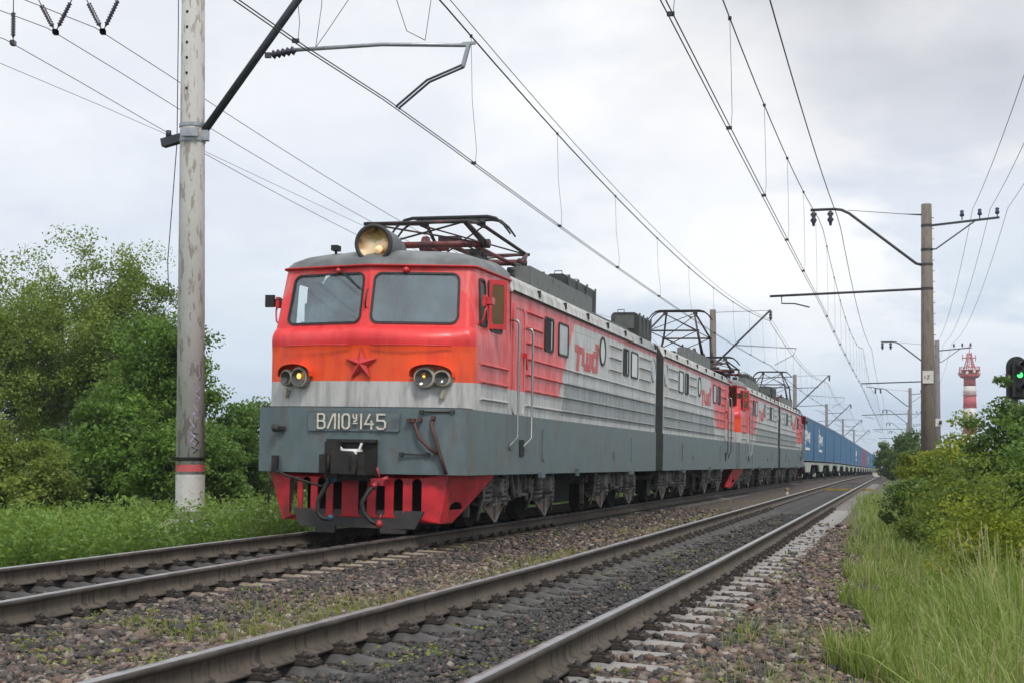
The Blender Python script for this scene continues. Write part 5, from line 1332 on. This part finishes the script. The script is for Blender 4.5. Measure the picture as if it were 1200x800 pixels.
# support pole of the left line: stands outside the frame, its crossarm carries the insulator strings that hang into view
tx, ty = train_x(29.3), 29.3; dx, dy = dirv(train_x, 29.3)
hp = empty('power_line_pole', (tx-14.4*dy, ty+14.4*dx, 0), (0,0,0), 'dark power line pole whose insulator strings hang at the upper left', 'pole')
m = MB(); m.tube([(0,0,-1),(0,0,12.8)], [.2,.14], 12); m.build('shaft', M_CON2, hp)
m = MB(); m.bar((0,0,12.1), (5.6*dy,-5.6*dx,12.1), .12, .14); m.bar((0,0,11),(1.6*dy,-1.6*dx,12.05),.07,.07); ca = m.build('crossarm', M_ARM, hp)
def fp(off, z): t = 14.4-off; return (t*dy, -t*dx, z)
for off, z, V2 in ((9.2,10.3,True), (10.35,10.38,True), (11.4,10.22,False)):
    for s in ((-.55,.55) if V2 else (0,)):
        m = MB(); a = Vector(fp(off+s*1.7, 12.05)); b = Vector(fp(off, z+.04)); m.tube([a,b], .012, 5); ins(m, a+(b-a)*.62, a+(b-a)*.93, .06, 9); m.box(b, (.10,.16,.10)); m.build('insulator', INSUL, ca)

# ------------------------------------------------------------------ trackside things
# signal at the right edge
X, Y = at(1193, 30), 30; S = empty('railway_signal', (X, Y, 0), (0,0,math.radians(8)), 'black signal head showing a green light, half hidden behind the dark leaved tree', 'signal')
m = MB(); m.tube([(0,.12,-.9),(0,.12,3.2)], .07, 12); m.build('post', GREYB, S)
m = MB(); m.prism([(-.22,2.35),(.22,2.35)]+[(.22*math.cos(a), 3.0+.22*math.sin(a)) for a in [PI*i/12 for i in range(13)]], 0, .05, lambda a, b, d: (a, d, b)); hd = m.build('backboard', BLACK, S)
m = MB(); m.prism([(-.15,2.4),(.15,2.4)]+[(.15*math.cos(a), 3.0+.15*math.sin(a)) for a in [PI*i/12 for i in range(13)]], 0, .12, lambda a, b, d: (a, -.10+d, b)); m.build('lamp_case', BLACK, S)
for z, lit in ((3.02,0),(2.77+.10-.03,1),(2.56,0)):
    m = MB(); m.lathe([(.058,0),(.058,-.03)], (0,-.10,z), 'y', 18); m.build('lens', emat('green_signal_lamp', (.10,.9,.22), 1.5) if lit else M_LAMPOFF, S)
    m = MB()
    for i in range(12):
        a0, a1 = PI*i/12, PI*(i+1)/12; m.add([(.085*math.cos(a0),-.10,z+.085*math.sin(a0)),(.085*math.cos(a1),-.10,z+.085*math.sin(a1)),(.085*math.cos(a1),-.30,z+.085*math.sin(a1)),(.085*math.cos(a0),-.30,z+.085*math.sin(a0))], [(0,1,2,3)], True)
    m.build('hood', BLACK, S)
m = MB()
for k in range(9): m.tube([(.12,.16,.2+k*.3),(.34,.16,.2+k*.3)], .012, 5)
for x in (.12,.34): m.tube([(x,.16,-.8),(x,.16,2.8)], .015, 5)
m.build('ladder', M_WHITE, S)
# red and white tower far away
TX, TY = at(1137, 400), 400; T = empty('lattice_topped_tower', (TX, TY, 0), (0,0,0), 'tall red and white banded tower with round gallery and antennas above the bushes', 'tower')
M_TR, M_TW = pm("tower_red", (.42,.075,.08), .7, 0, .12, .3), pm("tower_white", (.58,.56,.54), .7, 0, .12, .3)
zt = lambda y: EYE+(551-y)*400/FPX
lv = [(560,M_TW),(508,M_TR),(491,M_TW),(478,M_TR),(464,M_TW),(452,M_TR),(441,None)]
for (ya, mt_), (yb, _) in zip(lv, lv[1:]):
    m = MB(); rr = lambda y: 1.55+.30*(y-441)/60; m.lathe([(rr(ya),zt(ya)),(rr(yb),zt(yb))], n=16); m.build('shaft_band', mt_, T)
for y, r_ in ((462.8,1.95),(477.2,1.85)):
    m = MB(); m.lathe([(1.6,zt(y)),(r_,zt(y)),(r_,zt(y)+.18),(1.6,zt(y)+.18)], n=20); m.lathe([(r_,zt(y)+.9),(r_,zt(y)+.97)], n=20, cap=False); m.build('gallery', M_TR, T)
m = MB(); m.lathe([(1.6,zt(443)),(2.5,zt(441.5)),(2.6,zt(440)),(2.6,zt(438.6)),(2.0,zt(438.2)),(2.0,zt(434.8)),(2.75,zt(434.2)),(2.75,zt(433)),(1.0,zt(432.5))], n=24)
for k in range(16): a = 2*PI*k/16; m.tube([(2.65*math.cos(a),2.65*math.sin(a),zt(440)),(2.65*math.cos(a),2.65*math.sin(a),zt(429.5))], .06, 4)
m.lathe([(2.65,zt(430)),(2.65,zt(429.5))], n=20, cap=False); m.build('gallery', M_TR, T)
for k in range(9): a = 2*PI*k/9; m = MB(); m.lathe([(.05,-.12),(.45,-.05),(.5,.08),(.05,.1)], (2.6*math.cos(a),2.7*math.sin(a),zt(437)+(k % 2)*.3), 'y', 10); m.build('dish_antenna', M_TW, T)
m = MB()
for sx in (-1, 1):
    for sy in (-1, 1): m.tube([(sx*1.2,sy*1.2,zt(432)),(sx*.6,sy*.6,zt(421)),(sx*.45,sy*.45,zt(413))], .13, 5)
for k in range(6):
    z0, z1 = zt(431-k*2.8), zt(431-(k+1)*2.8); w = 1.15-.12*k
    for a, b in (((-w,-w),(w,-w)), ((w,-w),(-w,-w)), ((-w,-w),(-w,w)), ((w,-w),(w,w))): m.tube([(a[0],a[1],z0),(b[0]*.92,b[1]*.92,z1)], .08, 4)
m.tube([(0,0,zt(416)),(0,0,zt(404))], .10, 5); m.tube([(-1.9,0,zt(419)),(1.9,0,zt(419))], .14, 4); m.tube([(-1.9,0,zt(422)),(-1.9,0,zt(415))], .1, 4); m.tube([(1.6,0,zt(423)),(1.6,0,zt(415))], .1, 4); m.build('lattice_mast', M_TR, T)
# concrete block with graffiti behind the track, small marker things
X, Y, Z = tg(292, 33); Bk = empty('concrete_block', (X, Y, Z), (0,0,-.2), 'low weathered concrete block with black graffiti, half sunk in the weeds', 'block')
m = MB(); m.box((0,0,.24), (1.15,.9,.66)); m.build('slab', M_FOUND, Bk, bevel=.05)
m = MB(); rr_ = np.random.default_rng(5)
for k in range(26): m.box((rr_.uniform(-.5,.5), rr_.uniform(-.35,.35), .60+rr_.uniform(-.02,.08)), tuple(rr_.uniform(.06,.2,3)), Matrix.Rotation(rr_.uniform(0,3), 3, 'Z') @ Matrix.Rotation(rr_.uniform(-.5,.5), 3, 'X'))
m.build('rubble', M_COUP, Bk)
m = MB(); fn = lambda a, b, q: (a, -.452-q, b)
for pts in ([(.02,.52),(-.06,.54),(-.10,.48),(.0,.42),(-.02,.34),(-.10,.34)], [(.10,.34),(.10,.54),(.20,.48),(.20,.38),(.10,.34)], [(.27,.53),(.42,.53),(.34,.34)]): stroke(m, pts, .03, .003, fn)
m.build('graffiti', BLACK, Bk)
M_YEL = pm("yellow_paint", (.24,.16,.04), .6, 0, .25, 6)
for k, (f, Y, lo, hi, lab) in enumerate([(near_x,66,-.70,.70,'long yellow plank lying between the rails of the near track'), (near_x,66,-1.5,-.95,'short yellow plank outside the left rail of the near track'), (near_x,66,.92,1.45,'short yellow plank outside the right rail of the near track')]):
    dx, dy = dirv(f, Y); m = MB(); m.box((0,0,0), (hi-lo,.14,.08)); m.box((0,0,.045), (hi-lo-.1,.06,.03)); o = m.build('crossing_plank', M_YEL, None, bevel=.01)
    c = (lo+hi)/2; o.location = (f(Y)+c*dy, Y-c*dx, grade(Y)-.16); o.rotation_euler = (0,0,-math.atan2(dx,dy)); tag(o, lab, 'plank', 'yellow planks across the near track')
X, Y, Z = tg(922, 62); mp_ = empty('marker_post', (X, Y, Z), (0,0,0), 'small yellow topped marker post between the two tracks', 'marker post')
m = MB(); m.tube([(0,0,-.2),(0,0,.18)], .06, 8); m.build('post', M_FOUND, mp_); m = MB(); m.lathe([(.08,0),(.085,.04),(.07,.09),(.02,.11)], (0,0,.18), n=12); m.build('cap', M_YEL, mp_)
X, Y, Z = tg(1026, 190); cb = empty('trackside_box', (X, Y, Z), (0,0,-.2), 'small white trackside box far along the near track', 'box')
m = MB(); m.box((0,0,.35), (.8,.6,.55)); m.build('case', M_SIGN, cb, bevel=.02); m = MB(); m.box((0,0,.64), (.9,.7,.06)); m.build('lid', M_ORANGE, cb)
X, Y, Z = tg(1101, 62); sg = empty('trackside_sign', (X, Y, Z), (0,0,-.15), 'small pale sign on a white post beside the brown mast', 'sign')
m = MB(); m.tube([(0,0,-.2),(0,0,2.4)], .05, 8); m.build('post', M_WHITE, sg); m = MB(); m.box((0,-.06,2.45), (.34,.03,.28)); m.build('board', M_SIGN, sg)
m = MB(); m.box((0,-.078,2.45), (.20,.006,.04)); m.box((0,-.078,2.38), (.16,.006,.03)); m.build('lettering', BLACK, sg)

# ------------------------------------------------------------------ trees and shrubs
GT = 'trees left of the railway'
tree('birch_tree', 'tall airy birch with white trunk, its top above all trees at left', 'tree', tg(150, 52), 9.6, 2.0, 3.4, 5.8, 230, 190, .105, L_BIR, BIRCH, 1, .13, GT, cl=.62, droop=.5, trunk_lean=(-.3,0))
tree('birch_tree', 'pale leaning birch at the left edge, next to the tallest birch', 'tree', tg(85, 54), 9.0, 2.4, 3.3, 5.6, 230, 190, .105, L_BIR, BIRCH, 2, .12, GT, cl=.6, droop=.5, trunk_lean=(-.5,0))
tree('maple_tree', 'dense dark green maple right behind the whitewashed mast', 'tree', tg(188, 45), 7.2, 1.5, 2.9, 3.5, 190, 170, .12, L_OAK, BARK, 3, .16, GT, cl=.55)
tree('maple_tree', 'low dark green maple in front of the birches, spreading above the weeds', 'tree', tg(120, 40), 4.0, 1.7, 1.5, 1.7, 90, 170, .125, L_OAK, BARK, 4, .12, GT, cl=.5)
tree('maple_tree', 'shadowy maple filling the gap between the two birches', 'tree', tg(85, 60), 6.4, 3.0, 2.6, 3.0, 130, 150, .15, L_OAK, BARK, 5, .16, GT, cl=.65)
tree('maple_tree', 'low round maple left of the foot of the whitewashed mast', 'tree', tg(200, 38), 3.0, 1.2, 1.2, 1.4, 60, 170, .12, L_OAK, BARK, 6, .1, GT, cl=.45)
tree('willow_bush', 'olive green willow at the left edge of the picture', 'tree', tg(8, 37), 3.2, 1.15, 1.5, 1.3, 90, 170, .10, L_WIL, BARK, 7, .09, GT, cl=.42, stems=3)
tree('willow_bush', 'small olive willow under the birches at left', 'tree', tg(52, 35), 2.4, .75, .95, .75, 50, 160, .10, L_WIL, BARK, 8, .07, GT, cl=.36, stems=3)
tree('lime_tree', 'light green young tree between the mast and the locomotive', 'tree', tg(286, 46), 4.2, 1.2, 2.0, 1.75, 110, 160, .115, L_LIM, BARK, 9, .1, GT, cl=.42, stems=2)
tree('lime_tree', 'pale young tree partly hidden by the locomotive nose', 'tree', tg(336, 50), 3.6, 1.3, 1.7, 1.5, 90, 160, .12, L_LIM, BARK, 10, .1, GT, cl=.45, stems=2)
tree('lime_tree', 'young tree close behind the whitewashed mast at right', 'tree', tg(254, 42), 3.2, .9, 1.4, 1.35, 60, 160, .11, L_LIM, BARK, 11, .08, GT, cl=.4, stems=2)
tree('birch_tree', 'birch cut off by the left edge of the picture', 'tree', tg(-15, 50), 8.0, 2.0, 3.0, 4.8, 170, 180, .11, L_BIR, BIRCH, 12, .12, GT, cl=.6, droop=.4)
GB = 'shrubs on the right bank'
tree('maple_shrub', 'bright yellow green shrub beside the brown mast', 'shrub', tg(1142, 31), 2.6, 1.05, .85, 1.6, 80, 150, .085, L_YEL, BARK, 21, .05, GB, cl=.34, stems=4)
tree('maple_shrub', 'olive yellow shrub in the middle of the right bank, in front of the mast', 'shrub', tg(1128, 20), 1.9, .70, .80, .95, 80, 95, .055, L_WIL, BARK, 22, .035, GB, cl=.27, lobes=.5, stems=4)
tree('maple_shrub', 'yellow tinged shrub leaning over the tall grass at the right edge', 'shrub', tg(1165, 16.5), 1.7, .55, .65, .85, 70, 95, .05, L_YEL, BARK, 23, .03, GB, cl=.25, lobes=.5, stems=4)
tree('young_oak', 'dark leaved young tree in front of the signal', 'tree', tg(1180, 24), 3.0, .62, 1.15, 1.95, 90, 130, .07, L_DRK, BARK, 24, .05, GB, cl=.27, lobes=.45)
tree('young_oak', 'bushy light green tree at the right edge under the signal', 'tree', tg(1212, 22), 2.8, .6, 1.0, 1.6, 70, 110, .065, L_LIM, BARK, 25, .05, GB, cl=.28)
tree('low_shrub', 'small dark shrub at the edge of the tall grass near the rails', 'shrub', tg(1062, 29), 1.5, .48, .5, .75, 45, 130, .06, L_DRK, BARK, 26, .03, GB, cl=.22, stems=3)
tree('low_shrub', 'low olive shrub between the small dark shrub and the brown mast', 'shrub', tg(1090, 26), 1.2, .5, .42, .55, 45, 140, .06, L_WIL, BARK, 27, .03, GB, cl=.22, stems=3)
tree('low_shrub', 'green shrub at the foot of the yellow green shrub', 'shrub', tg(1140, 24), 1.4, .8, .5, .65, 60, 140, .06, L_LIM, BARK, 28, .03, GB, cl=.25, stems=3)
tree('low_shrub', 'yellow leaved shrub just left of the brown mast', 'shrub', tg(1076, 44), 2.6, .5, .8, 1.4, 40, 130, .09, L_YEL, BARK, 29, .03, GB, cl=.28, stems=3)
tree('dark_tree', 'dark distant tree beside the end of the near track', 'tree', tg(1062, 110), 4.6, 1.1, 1.6, 2.3, 60, 130, .20, L_DRK, BARK, 30, .12, 'dark trees far along the line', cl=.6)
tree('dark_tree', 'smaller dark tree closest to the vanishing rails', 'tree', tg(1046, 125), 3.6, 1.1, 1.5, 1.7, 50, 130, .20, L_DRK, BARK, 31, .12, 'dark trees far along the line', cl=.6)
tree('dark_tree', 'dark tree behind the brown mast', 'tree', tg(1078, 85), 3.6, 1.0, 1.1, 1.7, 60, 130, .18, L_DRK, BARK, 32, .12, 'dark trees far along the line', cl=.6)
# woods closing the view far off on both sides
def far_wood():
    r = np.random.default_rng(77); cs, ss = [], []
    for k in range(900):
        a = r.uniform(-1, 1)
        if k % 2: Y = r.uniform(140, 420); X = train_x(Y)-r.uniform(30, 160)
        else: Y = r.uniform(130, 520); X = near_x(Y)+r.uniform(14, 120)
        h = r.uniform(2.5, 4.8); z = ground_z(X, Y)
        n = 70; q = r.normal(size=(n,3)); q /= np.linalg.norm(q, axis=1, keepdims=True); q *= (r.random(n)**.4)[:,None]
        cs.append(q*np.array([h*.55,h*.55,h*.5])+np.array([X,Y,z+h*.5])); ss.append(np.full(n, .55))
    cen = np.concatenate(cs); V, F = leaf_quads(cen, np.concatenate(ss), r, .4, .7)
    o = bulk('distant_woods', V, F, L_DRK, None, {'tint': np.repeat(np.clip(r.normal(.45,.25,len(cen)), 0, 1), 4)}); tag(o, 'low dark woods far away on both sides of the line', 'woods', kind='stuff')
far_wood()
P, r = scatter(1500, 3.0, 14, 5.2, 60, 33); sel = wave(P,1.0,3) > .05; weed_bed('bank_weeds', 'leafy green weeds among the tall grass on the right bank', P[sel], r, .62, 26, .05, G_WEED)

P, r = scatter(650, 3.2, 9, 5.0, 40, 41); n = len(P); hh = r.uniform(.75, 1.15, n)
def stalks():
    V = []; F = []; T = []; dx = r.normal(0, .12, (n,2))
    for i in range(n):
        b = len(V); x, y, z = P[i]; w = .0022*(1+.03*y); h = hh[i]
        for q in (0, .5, 1): V += [(x+dx[i,0]*q*q-w, y+dx[i,1]*q*q, z+h*q), (x+dx[i,0]*q*q+w, y+dx[i,1]*q*q, z+h*q)]
        F += [(b,b+1,b+3,b+2), (b+2,b+3,b+5,b+4)]; T += [.7]*6
        tx_, ty_, tz_ = x+dx[i,0], y+dx[i,1], z+h
        for k in range(7):
            b = len(V); q = k/6; rr_ = .016*(1-.6*q); a = r.uniform(0, 6.3); cx_, cz_ = tx_+math.cos(a)*rr_, tz_-.10+q*.14
            V += [(tx_, ty_, cz_-.02), (cx_, ty_+math.sin(a)*rr_, cz_), (tx_, ty_, cz_+.025), (tx_-.004, ty_, cz_)]; F.append((b,b+1,b+2,b+3)); T += [.95]*4
    o = bulk('grass_seed_stalks', np.array(V), np.array(F), G_GRASS, None, {'tint': T}); tag(o, 'straw coloured seed stalks standing above the tall grass', 'grass', kind='stuff')
stalks()

# ------------------------------------------------------------------ thin summer haze over the whole line
def haze():
    V = [(x,y,z) for x in (-3600,3600) for y in (-60,4600) for z in (-6,45)]
    m = MB(); m.add(V, [(0,1,3,2),(4,6,7,5),(0,4,5,1),(2,3,7,6),(0,2,6,4),(1,5,7,3)]); t = NT("haze_air"); t.nt.nodes.remove(t.b)
    v = t.n("ShaderNodeVolumePrincipled"); v.inputs['Color'].default_value = (.82,.90,1,1); v.inputs['Density'].default_value = .00030; v.inputs['Anisotropy'].default_value = 0.0
    t.l(v.outputs[0], t.out.inputs['Volume']); o = m.build('haze', t.mat); tag(o, 'thin pale haze over the far end of the line', 'haze', kind='stuff')
haze()
